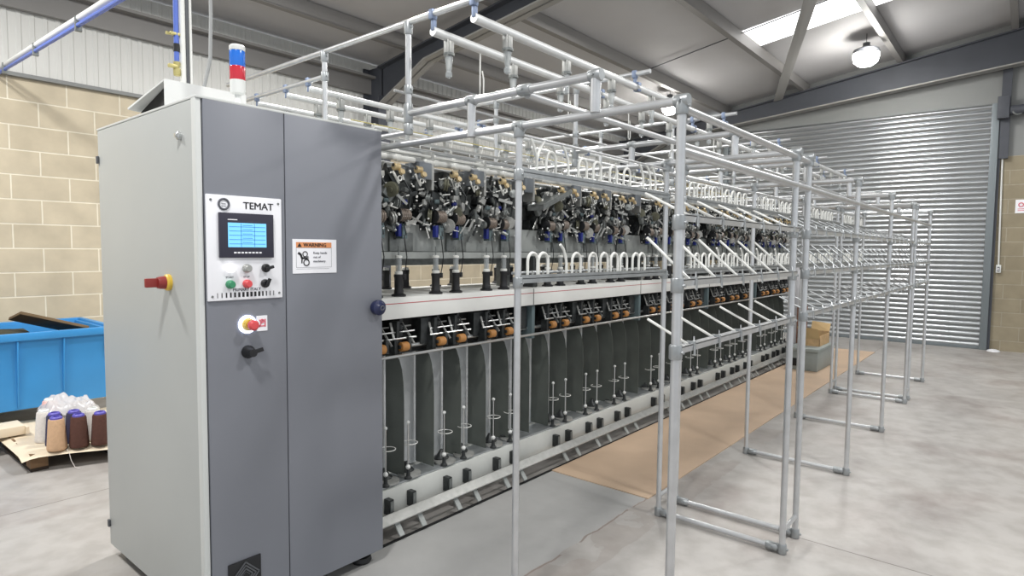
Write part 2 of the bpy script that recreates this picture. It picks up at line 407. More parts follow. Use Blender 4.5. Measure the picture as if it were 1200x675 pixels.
# operator panel
pn = part('operator_panel', MB().box(.013, .317, -.022, -.012, 1.338, 1.743, .004), panel_w, CR)
for sx, sz in ((.027, 1.73), (.303, 1.73), (.027, 1.352), (.303, 1.352)):
    pass
part('panel_screw', MB().lathe([(.005, 0), (.004, .003)], (.030, -.022, 1.722), (0, -1, 0), 8).lathe([(.005, 0), (.004, .003)], (.302, -.022, 1.722), (0, -1, 0), 8)
     .lathe([(.005, 0), (.004, .003)], (.030, -.022, 1.355), (0, -1, 0), 8).lathe([(.005, 0), (.004, .003)], (.302, -.022, 1.358), (0, -1, 0), 8), mgrey, pn)
part('emblem', MB().torus((.079, -.0235, 1.708), .0195, .0042, (0, 1, 0), 24).box(.070, .088, -.0235, -.022, 1.700, 1.702).box(.071, .087, -.0235, -.022, 1.708, 1.710), ink_g, pn)
part('lettering', text(MB(), 'TEMAT', .039, .155, -.0226, 1.694, sx=1.02, bold=.0006), ink, pn)
part('screen_bezel', MB().box(.056, .275, -.034, -.022, 1.503, 1.676, .003), bezel, pn)
part('screen', MB().box(.088, .242, -.0355, -.034, 1.544, 1.638), lcd, pn)
mb = MB()
for i in range(5): mb.box(.092, .238, -.0362, -.0355, 1.556+.0165*i, 1.558+.0165*i)
mb.box(.138, .140, -.0362, -.0355, 1.546, 1.636).box(.192, .194, -.0362, -.0355, 1.546, 1.636)
for i in range(5): mb.box(.145, .185, -.0362, -.0355, 1.562+.0165*i, 1.564+.0165*i)
part('screen_lines', mb, lcd_d, pn)
mb = MB().box(.088, .125, -.0352, -.034, 1.648, 1.6515)
for i in range(8): mb.box(.110+.0145*i, .120+.0145*i, -.0352, -.034, 1.520, 1.526)
part('screen_keys', mb, panel_w, pn)
for nm, x, z, m in (('white_lamp', .099, 1.462, lamp_w), ('clear_button', .164, 1.461, mlight), ('green_button', .097, 1.400, green_b), ('red_button', .164, 1.400, redb)):
    part(nm, MB().lathe([(.017, 0), (.017, .008), (.0145, .011), (.0145, .02), (.011, .024), (0, .024)], (x, -.022, z), (0, -1, 0), 20), m, pn)
for x, z, a in ((.243, 1.461, .3), (.239, 1.399, 1.2)):
    part('selector_switch', MB().lathe([(.017, 0), (.017, .010), (.012, .014), (.012, .02)], (x, -.022, z), (0, -1, 0), 18)
         .bar((x-.010*math.cos(a), -.048, z-.010*math.sin(a)), (x+.022*math.cos(a), -.05, z+.022*math.sin(a)), .009, .012, .002), black, pn)
mb = MB(); text(mb, 'START', .0105, .097, -.0226, 1.424, 'CENTER'); text(mb, 'STOP', .0105, .164, -.0226, 1.424, 'CENTER'); text(mb, 'PRIMARY ITALY', .0165, .165, -.0226, 1.3725, 'CENTER', bold=.0003)
part('small_lettering', mb, ink_g, pn)
mb = MB()
for i, w in enumerate((.002, .003, .005, .006, .007, .008, .0085, .009, .009, .0085, .008, .006, .004, .003, .002)):
    mb.box(.048+.0163*i, .048+.0163*i+w, -.0232, -.022, 1.349, 1.368)
part('bar_emblem', mb, ink, pn)
# emergency stop with lit ring and its small card
es = part('emergency_stop', MB().lathe([(.026, 0), (.026, .012), (.024, .018), (.022, .034)], (.168, -.012, 1.238), (0, -1, 0), 22), yellow_p, CR)
part('lit_ring', MB().lathe([(.036, 0), (.036, .006), (.027, .008)], (.168, -.012, 1.238), (0, -1, 0), 24), halo, es)
part('mushroom_button', MB().lathe([(.014, .034), (.014, .04), (.021, .044), (.021, .056), (.014, .062), (0, .063)], (.168, -.012, 1.238), (0, -1, 0), 22), redb, es)
cd = part('instruction_card', MB().box(.207, .252, -.0145, -.012, 1.206, 1.268), panel_w, CR)
mb = MB().torus((.229, -.0150, 1.246), .007, .0025, (0, 1, 0), 12)
mb.bar((.216, -.0150, 1.222), (.232, -.0150, 1.250), .001, .006).bar((.242, -.0150, 1.222), (.242, -.0150, 1.254), .001, .006).bar((.218, -.0150, 1.252), (.226, -.0150, 1.240), .001, .005).bar((.218, -.0150, 1.226), (.240, -.0150, 1.226), .001, .005)
part('card_print', mb, pink_ink, cd)
# warning sign on the right door
ws = part('warning_sign', MB().box(.369, .583, -.0145, -.012, 1.435, 1.581), panel_w, CR)
part('sign_header', MB().box(.385, .557, -.0152, -.0145, 1.545, 1.568), orange_s, ws)
mb = MB(); text(mb, 'WARNING', .0225, .419, -.0158, 1.549, sx=1.02, bold=.0005)
mb.prism([(.391, 1.548), (.411, 1.548), (.401, 1.566)], -.0158, -.0152, 'XZ')
part('header_lettering', mb, ink, ws)
mb = MB()
text(mb, 'Keep hands', .0145, .466, -.0152, 1.518); text(mb, 'out of', .0145, .466, -.0152, 1.500); text(mb, 'machinery.', .0145, .466, -.0152, 1.482)
part('sign_lettering', mb, ink_g, ws)
mb = MB().torus((.427, -.0152, 1.517), .011, .0022, (0, 1, 0), 16, 4).torus((.433, -.0152, 1.481), .013, .0026, (0, 1, 0), 16, 4)
mb.bar((.394, -.0152, 1.523), (.408, -.0152, 1.514), .001, .010).bar((.406, -.0152, 1.516), (.412, -.0152, 1.499), .001, .009).bar((.411, -.0152, 1.500), (.430, -.0152, 1.500), .001, .008)
mb.bar((.430, -.0152, 1.500), (.442, -.0152, 1.508), .001, .003).bar((.430, -.0152, 1.500), (.445, -.0152, 1.502), .001, .003).bar((.430, -.0152, 1.500), (.444, -.0152, 1.494), .001, .003).bar((.412, -.0152, 1.500), (.411, -.0152, 1.478), .001, .005)
part('pictogram', mb, ink, ws)
mb = MB()
for a in ((.385, .557, 1.460, 1.461), (.385, .557, 1.5435, 1.5445), (.385, .386, 1.460, 1.545), (.556, .557, 1.460, 1.545), (.385, .545, 1.4535, 1.4545)):
    mb.box(a[0], a[1], -.0150, -.0145, a[2], a[3])
part('sign_border', mb, ink_g, ws)
# fan grille at the bottom
g = part('fan_grille', MB().box(.072, .206, -.020, -.012, .155, .285, .003), black, CR)
mb = MB()
for i in range(4):
    for sx, sz in ((1, 1), (1, -1), (-1, 1), (-1, -1)):
        o = .016+.0135*i
        mb.bar((.139+sx*o, -.0235, .22), (.139, -.0235, .22+sz*o), .003, .0055)
part('grille_bars', mb, dark_pipe, g)
part('grille_boss', MB().obox((.139, -.0235, .22), (.024, .006, .024), Matrix.Rotation(PI/4, 3, 'Y')), black, g)
# signal light on top
sg = part('signal_light', MB().lathe([(.034, 0), (.034, .006), (.018, .012), (.012, .03), (.012, .06)], (.213, .12, 2.104)), white_paint, CR)
part('lamp_base', MB().lathe([(.014, .06), (.028, .066), (.030, .075), (.030, .118)], (.213, .12, 2.104), n=20), white_paint, sg)
part('red_lens', MB().lathe([(.029, .118), (.030, .122), (.030, .170), (.029, .173)], (.213, .12, 2.104), n=20), red_lens, sg)
part('blue_lens', MB().lathe([(.029, .173), (.030, .176), (.030, .232), (.029, .235)], (.213, .12, 2.104), n=20), blue_lens, sg)
part('lamp_cap', MB().lathe([(.030, .235), (.031, .237), (.031, .252), (.026, .258), (0, .259)], (.213, .12, 2.104), n=20), white_paint, sg)
# white hood with open left end
A = [(-.06, .62, 2.105), (-.06, .30, 2.215), (.30, .30, 2.215), (.30, .62, 2.105)]
hd = part('cable_hood', MB().add([(-.03, .604, 2.128), (.0, .30, 2.206), (.33, .30, 2.206), (.33, .66, 2.115), (.0, .30, 2.105), (.33, .30, 2.105), (.33, .66, 2.105),
     (-.03, .61, 2.136), (.0, .294, 2.214), (.336, .294, 2.214), (.336, .66, 2.121), (.0, .294, 2.105), (.336, .294, 2.105), (.336, .66, 2.105)],
     [(0, 1, 2, 3), (1, 4, 5, 2), (2, 5, 6, 3), (7, 8, 9, 10), (8, 11, 12, 9), (9, 12, 13, 10), (0, 1, 8, 7), (1, 4, 11, 8)]), white_paint, CR, smooth=0)
part('hood_inner_shade', MB().quad((.02, .60, 2.106), (.02, .30, 2.106), (.02, .30, 2.203), (.02, .60, 2.126)), dark2, hd, smooth=0)  # dark sheet painting in the shade inside the hood's open end

# ---------------------------------------------------------------- yarn twisting machine
MR = thing('yarn_machine', 'long two-sided yarn twisting machine with white beam, dark divider plates and winding heads', 'textile machine', (4.6, .53, 0))
X0, X1 = .845, 8.36
SP = [1.04+1.53*k+o for k in range(5) for o in (0, .158, .435, .6, .875, 1.045)]
CY = .53
def my(y): return 2*CY-y
part('base_casting', MB().box(X0, X1, .20, my(.20), .085, .245, .006), base_grey, MR)
mb = MB()
x = X0+.02
while x < X1: 
    mb.box(x, x+.10, .30, my(.30), 0, .085); x += 1.49
part('plinth', mb, dark2, MR)
part('deck_plate', MB().box(X0, X1, .215, .36, .245, .258, .004), galv_dull, MR)
# kick rail (angle) with its brackets
part('kick_rail', MB().prism([(.088, .106), (.092, .104), (.128, .142), (.128, .150), (.122, .150), (.088, .112)], X0, X1, 'YZ'), mlight, MR, smooth=0)
pedal_me = MB().add([(-.016, .12, .105), (.016, .12, .105), (.024, .075, .035), (-.008, .075, .035), (-.016, .126, .099), (.016, .126, .099), (.024, .081, .027), (-.008, .081, .027)],
                    [(0, 1, 2, 3), (4, 5, 6, 7), (0, 1, 5, 4), (1, 2, 6, 5), (2, 3, 7, 6), (3, 0, 4, 7)]).mesh('pedal', plate_g, smooth=0)
lever_me = MB().box(-.016, .016, .155, .200, .12, .205, .003).box(-.012, .012, .136, .20, .125, .14).mesh('brake_lever', dark, smooth=0)
leverp_me = MB().box(-.010, .012, .149, .155, .13, .198, .002).mesh('lever_plate', mgrey, smooth=0)
rod_me = MB().tube((0, .22, .30), (0, .22, .572), .0042, 8).mesh('guide_rod', steel)
rodball_me = MB().ball((0, .22, .578), .011).ball((0, .22, .325), .014).mesh('rod_ball', white_paint)
ring_me = MB().torus((.040, .252, .448), .043, .0026, (0, 0, 1), 22, 5).tube((0, .22, .45), (.0, .24, .45), .0026, 5).mesh('balloon_ring', white_tube)
foot_me = MB().lathe([(.022, .258), (.022, .266), (.012, .275), (.009, .31)], (0, .22, 0), n=12).mesh('rod_foot', dark)
disc_me = MB().lathe([(.062, .258), (.066, .262), (.066, .272), (.05, .276), (.02, .278)], (.045, .262, 0), n=20).mesh('spindle_disc', mlight)
flyer_me = MB().lathe([(.016, .27), (.044, .274), (.046, .282), (.03, .295), (.016, .32), (.010, .33)], (.045, .29, 0), n=16).mesh('spindle', dark)
oroll_me = MB().lathe([(.010, -.026), (.024, -.024), (.026, -.02), (.026, .02), (.024, .024), (.010, .026)], (0, .20, 1.012), (1, 0, 0), 16).mesh('rubber_roller', orange_r)
orollb_me = MB().lathe([(.011, -.036), (.011, .04)], (0, .20, 1.012), (1, 0, 0), 10).box(.028, .048, .19, .25, .985, 1.06, .003).box(-.06, -.035, .205, .26, .965, 1.05, .003).mesh('roller_bracket', dark)
cradle_me = MB().tube((-.07, .215, 1.055), (.10, .215, 1.055), .0055, 6).tube((-.055, .235, 1.088), (.105, .235, 1.088), .0045, 6).tube((-.03, .26, 1.115), (.10, .26, 1.115), .0045, 6).mesh('cradle_shaft', steel)
arm_me = MB().bar((.075, .20, 1.02), (.045, .27, 1.135), .005, .010).mesh('cradle_arm', mlight)
armb_me = MB().bar((-.05, .215, 1.03), (-.045, .26, 1.14), .006, .014).mesh('cradle_arm', mlight)
arm2_me = MB().box(-.032, -.012, .22, .31, 1.03, 1.15, .004).box(.0, .022, .235, .32, 1.06, 1.16, .004).box(-.02, .05, .25, .30, 1.085, 1.105).torus((.01, .23, 1.115), .018, .005, (1, 0, 0), 12, 5).mesh('cradle_head', dark)
mot_me = MB().lathe([(.040, 1.282), (.040, 1.292), (.027, 1.298), (.026, 1.315), (.024, 1.32), (.024, 1.385), (.027, 1.39), (.027, 1.402), (.02, 1.404)], (0, .262, 0), n=16).box(.018, .038, .24, .26, 1.375, 1.405, .003).mesh('tube_holder', black)
collar_me = MB().lathe([(.021, 1.402), (.022, 1.406), (.022, 1.418), (.018, 1.42)], (0, .262, 0), n=14).mesh('tube_collar', white_tube)
cap_me = MB().lathe([(.020, 1.493), (.020, 1.504), (.012, 1.508)], (0, .262, 0), n=14).mesh('tube_cap', white_tube)
tube_me = MB().lathe([(.017, 1.418), (.017, 1.495)], (0, .262, 0), n=14).mesh('clear_tube', glass_t)
core_me = MB().tube((0, .262, 1.41), (0, .262, 1.56), .004, 6).lathe([(.009, 1.425), (.006, 1.45), (.010, 1.47), (.006, 1.49)], (0, .262, 0), n=8).mesh('inner_rod', mgrey)
wire_me = MB().path([(.03, .25, 1.62), (.022, .235, 1.58), (.026, .232, 1.54), (.040, .24, 1.50), (.040, .25, 1.44), (.030, .25, 1.40)], .0032, 5).mesh('sensor_wire', black)
btag_me = MB().box(.0, .022, .262, .292, 1.612, 1.682, .003).mesh('blue_clip', blue_p)
gbox_me = MB().box(.034, .070, .27, .32, 1.60, 1.67, .004).box(.038, .066, .275, .315, 1.67, 1.682).mesh('sensor_box', teal_g)
sep_poly = [(.245, .262), (.245, .70), (.25, .80), (.262, .87), (.285, .925), (.32, .945), (.405, .945), (.405, .262)]
sep_me = MB().prism(sep_poly, -.0015, .0015, 'YZ').mesh('divider_plate', sep_m, smooth=0)
seph_me = MB().box(-.012, .012, .27, .40, .940, .955).box(-.006, .016, .28, .31, .955, .972).mesh('divider_hanger', dark)
for i, x in enumerate(SP):
    def at(nm, me, par=MR, dx=0): return inst(nm, me, par, (x+dx, 0, 0))
    lv = at('brake_lever', lever_me, dx=-.012); inst('lever_plate', leverp_me, lv, (x-.012, 0, 0))
    at('pedal', pedal_me, dx=-.012)
    r = at('guide_rod', rod_me)
    for nm, me in (('rod_ball', rodball_me), ('balloon_ring', ring_me), ('rod_foot', foot_me)): inst(nm, me, r, (x, 0, 0))
    s = at('spindle', flyer_me); inst('spindle_disc', disc_me, s, (x, 0, 0))
    r = at('feed_roller', oroll_me, dx=-.046)
    for nm, me in (('roller_bracket', orollb_me), ('cradle_shaft', cradle_me), ('cradle_arm', arm_me), ('cradle_arm', armb_me), ('cradle_head', arm2_me)): inst(nm, me, r, (x-.046, 0, 0))
    t = at('tube_holder', mot_me, dx=-.03)
    for nm, me in (('tube_collar', collar_me), ('tube_cap', cap_me), ('clear_tube', tube_me), ('inner_rod', core_me), ('sensor_wire', wire_me)): inst(nm, me, t, (x-.03, 0, 0))
    s = at('sensor_box', gbox_me, dx=-.03); inst('blue_clip', btag_me, s, (x-.03, 0, 0))
x = 1.19
while x < X1-.05:
    s = inst('divider_plate', sep_me, MR, (x, 0, 0)); inst('divider_hanger', seph_me, s, (x, 0, 0)); x += .2262
part('rear_sheet', MB().box(X0, X1, .415, .420, .25, .93), sheet_m, MR)
part('rear_sheet', MB().box(X0, X1, my(.420), my(.415), .25, .93), sheet_m, MR)
part('front_bar', MB().tube((X0, .18, .968), (X1, .18, .968), .0085, 10), steel, MR)
part('drive_shaft', MB().tube((X0, .27, 1.0), (X1, .27, 1.0), .011, 10).tube((X0, my(.27), 1.0), (X1, my(.27), 1.0), .011, 10), steel, MR)
part('cradle_housing', MB().box(X0, X1, .33, my(.33), .955, 1.165).box(X0, X1, .30, .33, .975, .99), dark2, MR)
for k in range(5):
    x = 1.33+1.53*k
    for j in range(3): part('gear_cover', MB().box(x-.01+.437*j, x+.085+.437*j, .25, .33, 1.0, 1.15, .004), dark, MR)
bm_ = part('long_beam', MB().box(X0, X1, .20, my(.20), 1.166, 1.282, .004), beam_white, MR)
part('red_stripe', MB().box(X0, X1, .1988, .2000, 1.2475, 1.2515), red_line, bm_)
for k in range(4): part('beam_joint', MB().box(2.30+1.53*k-.004, 2.30+1.53*k+.004, .1985, .2, 1.168, 1.280), mgrey, bm_)
part('flat_rail', MB().box(X0, X1, .30, .312, 1.488, 1.526), plate_g, MR)
part('rear_tray', MB().box(X0, X1, .74, .80, 1.435, 1.60), mgrey, MR)
part('rear_tray', MB().box(X0, X1, .70, .74, 1.455, 1.50), mgrey, MR)
part('flat_rail', MB().box(X0, X1, my(.312), my(.30), 1.488, 1.526), mgrey, MR)
# section posts, control boxes at section joints
for k in range(6):
    x = 2.36+1.53*k if k < 4 else (X1-.05 if k == 4 else X0+.03)
    part('section_post', MB().box(x-.03, x+.03, CY-.04, CY+.04, .24, 2.04), mgrey, MR)
    if k < 4:
        part('section_bracket', MB().box(x-.05, x-.015, .22, .42, .93, 1.16, .006), teal_g, MR)
        part('section_plate', MB().box(x+.01, x+.06, .26, .42, 1.284, 1.50, .004), dark, MR)
# ---- winding heads: dense clusters, three variants of each piece
def rnd(a, b): return random.uniform(a, b)
def head_variant(seed):
    random.seed(seed)
    d = {}
    mb = MB()
    for i in range(8):
        c = (rnd(-.09, .09), rnd(.33, .46), rnd(1.66, 1.96)); mb.obox(c, (rnd(.04, .09), rnd(.06, .12), rnd(.05, .12)), Matrix.Rotation(rnd(-.5, .5), 3, 'Y'), .005)
    for i in range(7):
        a = (rnd(-.1, .1), rnd(.27, .36), rnd(1.64, 1.96)); b = (a[0]+rnd(-.07, .07), a[1]+rnd(-.05, .05), a[2]+rnd(-.12, .12)); mb.bar(a, b, .012, rnd(.012, .024), .002)
    mb.path([(.06, .30, 1.93), (.085, .27, 1.86), (.075, .27, 1.78), (.045, .28, 1.70), (.05, .27, 1.62)], .005, 6)
    d['winding_head'] = [mb.mesh('winding_head', dark)]
    d['pulley'] = []
    for i in range(3):
        c = (rnd(-.10, .10), rnd(.24, .31), (1.70, 1.80, 1.90)[i]+rnd(-.04, .04)); R = rnd(.022, .044); ax = Vector((rnd(.6, 1), rnd(-.8, .8), rnd(-.2, .2)))
        mb = MB().lathe([(R*.3, -.016), (R*.35, -.012), (R, -.011), (R, -.005), (R*.8, -.003), (R*.8, .003), (R, .005), (R, .011), (R*.35, .012), (R*.3, .024)], c, ax, 16)
        d['pulley'].append(mb.mesh('pulley', random.choice((mgrey, olive_m, mlight, dark))))
    mb = MB()
    for i in range(9):
        a = (rnd(-.11, .11), rnd(.25, .36), rnd(1.63, 1.97)); mb.tube(a, (a[0]+rnd(-.06, .06), a[1]+rnd(-.03, .03), a[2]+rnd(-.06, .06)), rnd(.006, .016), 8)
    for i in range(4):
        mb.obox((rnd(-.1, .1), rnd(.29, .40), rnd(1.66, 1.97)), (rnd(.03, .06), rnd(.03, .06), rnd(.03, .07)), Matrix.Rotation(rnd(-.6, .6), 3, 'Y'), .004)
    d['shaft_group'] = [mb.mesh('shaft_group', mgrey)]
    mb = MB()
    z = rnd(1.695, 1.74); x = rnd(-.05, -.01)
    prof = [(.016, 0)]
    for k in range(5): prof += [(.036, .004+.014*k), (.036, .012+.014*k), (.031, .014+.014*k)]
    prof += [(.03, .075), (.024, .08)]
    mb.lathe(prof, (x, .265, z), (1, 0, 0), 18)
    d['ribbed_drum'] = [mb.mesh('ribbed_drum', brown_m)]
    d['drum_rim'] = [MB().lathe([(.024, -.012), (.04, -.008), (.04, -.001), (.024, .0)], (x, .265, z), (1, 0, 0), 18).mesh('drum_rim', black)]
    mb = MB()
    for i in range(16):
        c = (rnd(-.12, .12), rnd(.22, .30), rnd(1.62, 1.98)); q = rnd(.005, .011)
        mb.obox(c, (q, q, q*rnd(.8, 2.2)), Matrix.Rotation(rnd(-1, 1), 3, 'Y'), .002)
    for i in range(5):
        a = (rnd(-.12, .08), rnd(.235, .30), rnd(1.64, 1.96)); mb.tube(a, (a[0]+rnd(.03, .07), a[1], a[2]+rnd(-.02, .02)), .004, 6)
    d['white_fitting'] = [mb.mesh('white_fitting', white_tube)]
    mb = MB()
    for i in range(8):
        a = Vector((rnd(-.11, .11), rnd(.24, .36), rnd(1.64, 1.97))); b = a+Vector((rnd(-.09, .09), rnd(-.06, .02), rnd(-.1, .1))); mb.bar(a, b, .004, rnd(.008, .02))
    for i in range(5): mb.obox((rnd(-.1, .1), rnd(.26, .33), rnd(1.64, 1.96)), (rnd(.02, .05), .02, rnd(.02, .05)), Matrix.Rotation(rnd(-.6, .6), 3, 'Y'), .003)
    d['lever'] = [mb.mesh('lever', mlight)]
    mb = MB().lathe([(.010, 0), (.014, .004), (.014, .026), (.010, .03)], (rnd(-.08, .06), rnd(.27, .30), rnd(1.78, 1.86)), (rnd(.3, 1), -.3, 0), 12)
    d['blue_cap'] = [mb.mesh('blue_cap', blue_p if seed % 2 else teal_g)]
    return d
olive_m = mat('olive_metal', (104, 104, 88), .45, .3, .2, 30)
heads = [head_variant(100+i) for i in range(6)]
random.seed(11)
br_me = MB().lathe([(.010, -.020), (.018, -.020), (.021, -.016), (.019, .0), (.021, .016), (.018, .020), (.010, .020)], (0, .245, 1.985), (1, 0, 0), 16).lathe([(.008, 0), (.016, .004), (.016, .02)], (.02, .235, 1.955), (0, -1, .3), 10).mesh('brass_roller', brass)
brh_me = MB().lathe([(.009, -.0235), (.009, .0235)], (0, .245, 1.993), (1, 0, 0), 10).bar((0, .25, 1.975), (.015, .33, 1.88), .014, .02, .003).mesh('roller_arm', dark)
brx_me = MB().bar((-.02, .25, 1.96), (.03, .26, 1.90), .006, .014).bar((.03, .245, 1.98), (.055, .25, 1.92), .004, .008).torus((.02, .24, 1.925), .013, .004, (0, 1, 0), 12, 5).mesh('roller_lever', white_tube)
wt_me = MB().lathe([(.010, -.10), (.016, -.098), (.016, -.03), (.020, -.028), (.020, .0), (.016, .002), (.016, .10), (.010, .102)], (0, .262, 2.036), (1, 0, 0), 12).mesh('white_sleeve', white_tube)
for i, x in enumerate(SP):
    h = heads[i % 6]
    for side in (1, -1):
        if side == 1:
            w = inst('winding_head', h['winding_head'][0], MR, (x-.02, 0, 0))
            for nm in h:
                if nm != 'winding_head':
                    for me in h[nm]: inst(nm, me, w, (x-.02, 0, 0))
            b = inst('brass_roller', br_me, MR, (x+.10, 0, 0)); inst('roller_arm', brh_me, b, (x+.10, 0, 0)); inst('roller_lever', brx_me, b, (x+.10, 0, 0))
            inst('white_sleeve', wt_me, MR, (x-.02, 0, 0))
# far side of the machine: the same winding heads and holders seen through the gaps
def mirror_mesh(me, name):
    m2 = me.copy(); m2.name = name
    for v in m2.vertices: v.co.y = 2*CY-v.co.y
    m2.flip_normals(); return m2
mirr = [{k: mirror_mesh(h[k][0], k) for k in ('winding_head', 'shaft_group', 'white_fitting', 'lever')} for h in heads[:3]]
mot2 = mirror_mesh(mot_me, 'tube_holder'); col2 = mirror_mesh(collar_me, 'tube_collar')
for i, x in enumerate(SP):
    h = mirr[i % 3]; w = inst('winding_head', h['winding_head'], MR, (x+.03, 0, 0))
    for nm in ('shaft_group', 'white_fitting', 'lever'): inst(nm, h[nm], w, (x+.03, 0, 0))
    t = inst('tube_holder', mot2, MR, (x+.03, 0, 0)); inst('tube_collar', col2, t, (x+.03, 0, 0))
# dark core carrying the heads, boxes under the sleeve line
part('core_casing', MB().box(X0, X1, .46, my(.46), 1.60, 1.96), mgrey, MR)
part('lower_panel', MB().box(X0, X1, .35, .356, 1.53, 1.685), plate_g, MR)
for k in range(5):
    for o in (.315, .755, 1.26):
        part('drive_box', MB().box(1.04+1.53*k+o-.06, 1.04+1.53*k+o+.035, .235, .36, 1.935, 2.03, .006), box_g, MR)
        part('side_plate', MB().box(1.04+1.53*k+o-.19, 1.04+1.53*k+o-.02, .335, .345, 1.53, 1.635, .003), mgrey, MR)
    for o in (.365, .81, 1.31): part('sleeve_bracket', MB().box(1.04+1.53*k+o-.004, 1.04+1.53*k+o+.016, .25, .34, 1.88, 2.10, .003), mlight, MR)
part('sleeve_shaft', MB().tube((X0, .262, 2.036), (X1, .262, 2.036), .0095, 10), steel, MR)
for y, z, r in ((.33, 2.01, .007), (.37, 2.06, .008), (.345, 2.155, .007), (.44, 2.17, .007), (.95, 2.12, .010), (.34, 2.085, .010), (.40, 2.125, .012), (.47, 2.10, .009), (.55, 2.135, .012), (.64, 2.10, .010), (.72, 2.13, .010), (.80, 2.09, .009), (.26, 2.07, .006)):
    part('upper_rod', MB().tube((X0, y, z), (X1, y, z), r, 8), random.choice((white_tube, galv, galv, steel)), MR)
part('upper_rail', MB().box(X0, X1, .37, .40, 2.045, 2.07).box(X0, X1, my(.40), my(.37), 2.045, 2.07), galv_dull, MR)
mb = MB()
for x in SP:
    mb.tube((x+.05, .40, 2.13), (x+.05, .37, 2.215), .003, 5).tube((x-.06, .55, 2.14), (x-.06, .55, 2.22), .003, 5).obox((x+.05, .37, 2.215), (.012, .012, .012))
part('yarn_eyelet', mb, white_tube, MR)
mb = MB()
for x in SP: mb.obox((x+.02, .34, 2.088), (.03, .02, .022), None, .003).obox((x-.09, .47, 2.105), (.035, .02, .025), None, .003)
part('yarn_clip', mb, white_tube, MR)
# sloping tray seen above the heads of the second section
part('chute', MB().add([(2.40, .20, 1.86), (2.75, .20, 1.99), (2.75, .34, 1.99), (2.40, .34, 1.86), (2.40, .20, 1.82), (2.75, .20, 1.96), (2.75, .34, 1.96), (2.40, .34, 1.82)],
     [(0, 1, 2, 3), (4, 5, 6, 7), (0, 1, 5, 4), (1, 2, 6, 5), (2, 3, 7, 6), (3, 0, 4, 7)]), mgrey, MR, smooth=0)

# ---------------------------------------------------------------- creel frames
YF, YB, ZT = -1.49, -.80, 2.05
RP = .0158
FR = [(.905, 'first creel pipe frame, standing right beside the control cabinet'),
      (2.225, 'second creel pipe frame from the cabinet, first one of a coupled pair'),
      (2.455, 'third creel pipe frame from the cabinet, second one of a coupled pair'),
      (3.69, 'fourth creel pipe frame from the cabinet, standing alone with a single foot bar'),
      (5.04, 'fifth creel pipe frame from the cabinet, standing alone beside the grey crate'),
      (6.36, 'sixth creel pipe frame from the cabinet, first of two close frames near the shutter'),
      (6.56, 'seventh creel pipe frame from the cabinet, second of two close frames near the shutter'),
      (7.76, 'last creel pipe frame of the row, closest to the roller shutter')]
CLAMPS = {}
def clamp(t, c, ax, r=.023, l=.05):
    key = (tuple(ax), r, l)
    if key not in CLAMPS:
        a, b, d = basis(ax)
        CLAMPS[key] = MB().lathe([(r*.9, -l/2), (r, -l/2+.004), (r, l/2-.004), (r*.9, l/2)], (0, 0, 0), ax, 14).tube(a*r*.6, a*(r+.008), .006, 6).mesh('clamp', galv_dull)
    inst('clamp', CLAMPS[key], t, c)
for k, (x, lab) in enumerate(FR):
    t = thing('creel_frame', lab, 'pipe frame', (x, (YF+YB)/2, 0), 'galvanized creel frames along the aisle')
    rb = RP if k < 6 else .017
    part('post', MB().tube((x, YF, 0.0), (x, YF, ZT), rb, 14), galv, t)
    part('post', MB().tube((x, YB, 0.0), (x, YB, ZT-.01), .0145, 14), galv, t)
    part('foot_bar', MB().tube((x, YF, .026), (x, YB, .026), .0145, 12), galv, t)
    yb = .08 if k == 0 else (-.1 if k in (1, 3, 4, 5, 7) else YB)
    part('top_bar', MB().tube((x, YF-.01, ZT-.012), (x, yb, ZT-.012), RP, 12), galv, t)
    mb = MB()
    for y in (YF, YB):
        clamp(t, (x, y, .026), (0, 0, 1), .0225, .05); clamp(t, (x, y+(.05 if y == YF else -.05), .026), (0, 1, 0), .0215, .06)
        clamp(t, (x, y, ZT-.03), (0, 0, 1), .0225, .055); clamp(t, (x, y, ZT-.012), (0, 1, 0), .022, .05)
    for z in (1.205, 1.43, 1.64): clamp(t, (x, YF, z), (0, 0, 1), .0225, .05)
    for z in (1.41, 1.845): clamp(t, (x, YB, z), (0, 0, 1), .021, .045)
    if k in (1, 5):
        x2 = FR[k+1][0]
        part('tie_bar', MB().tube((x, YF, .12), (x2, YF, .12), .012, 10), galv, t)
        part('tie_bar', MB().tube((x, YB, .12), (x2, YB, .12), .012, 10), galv, t)
tag(part('paper_tag', MB().box(.922, .972, -1.482, -1.479, 1.585, 1.655), panel_w, org=(.945, -1.48, 1.6)), 'small blank white paper tag fixed to the front post of the first creel frame', 'tag')

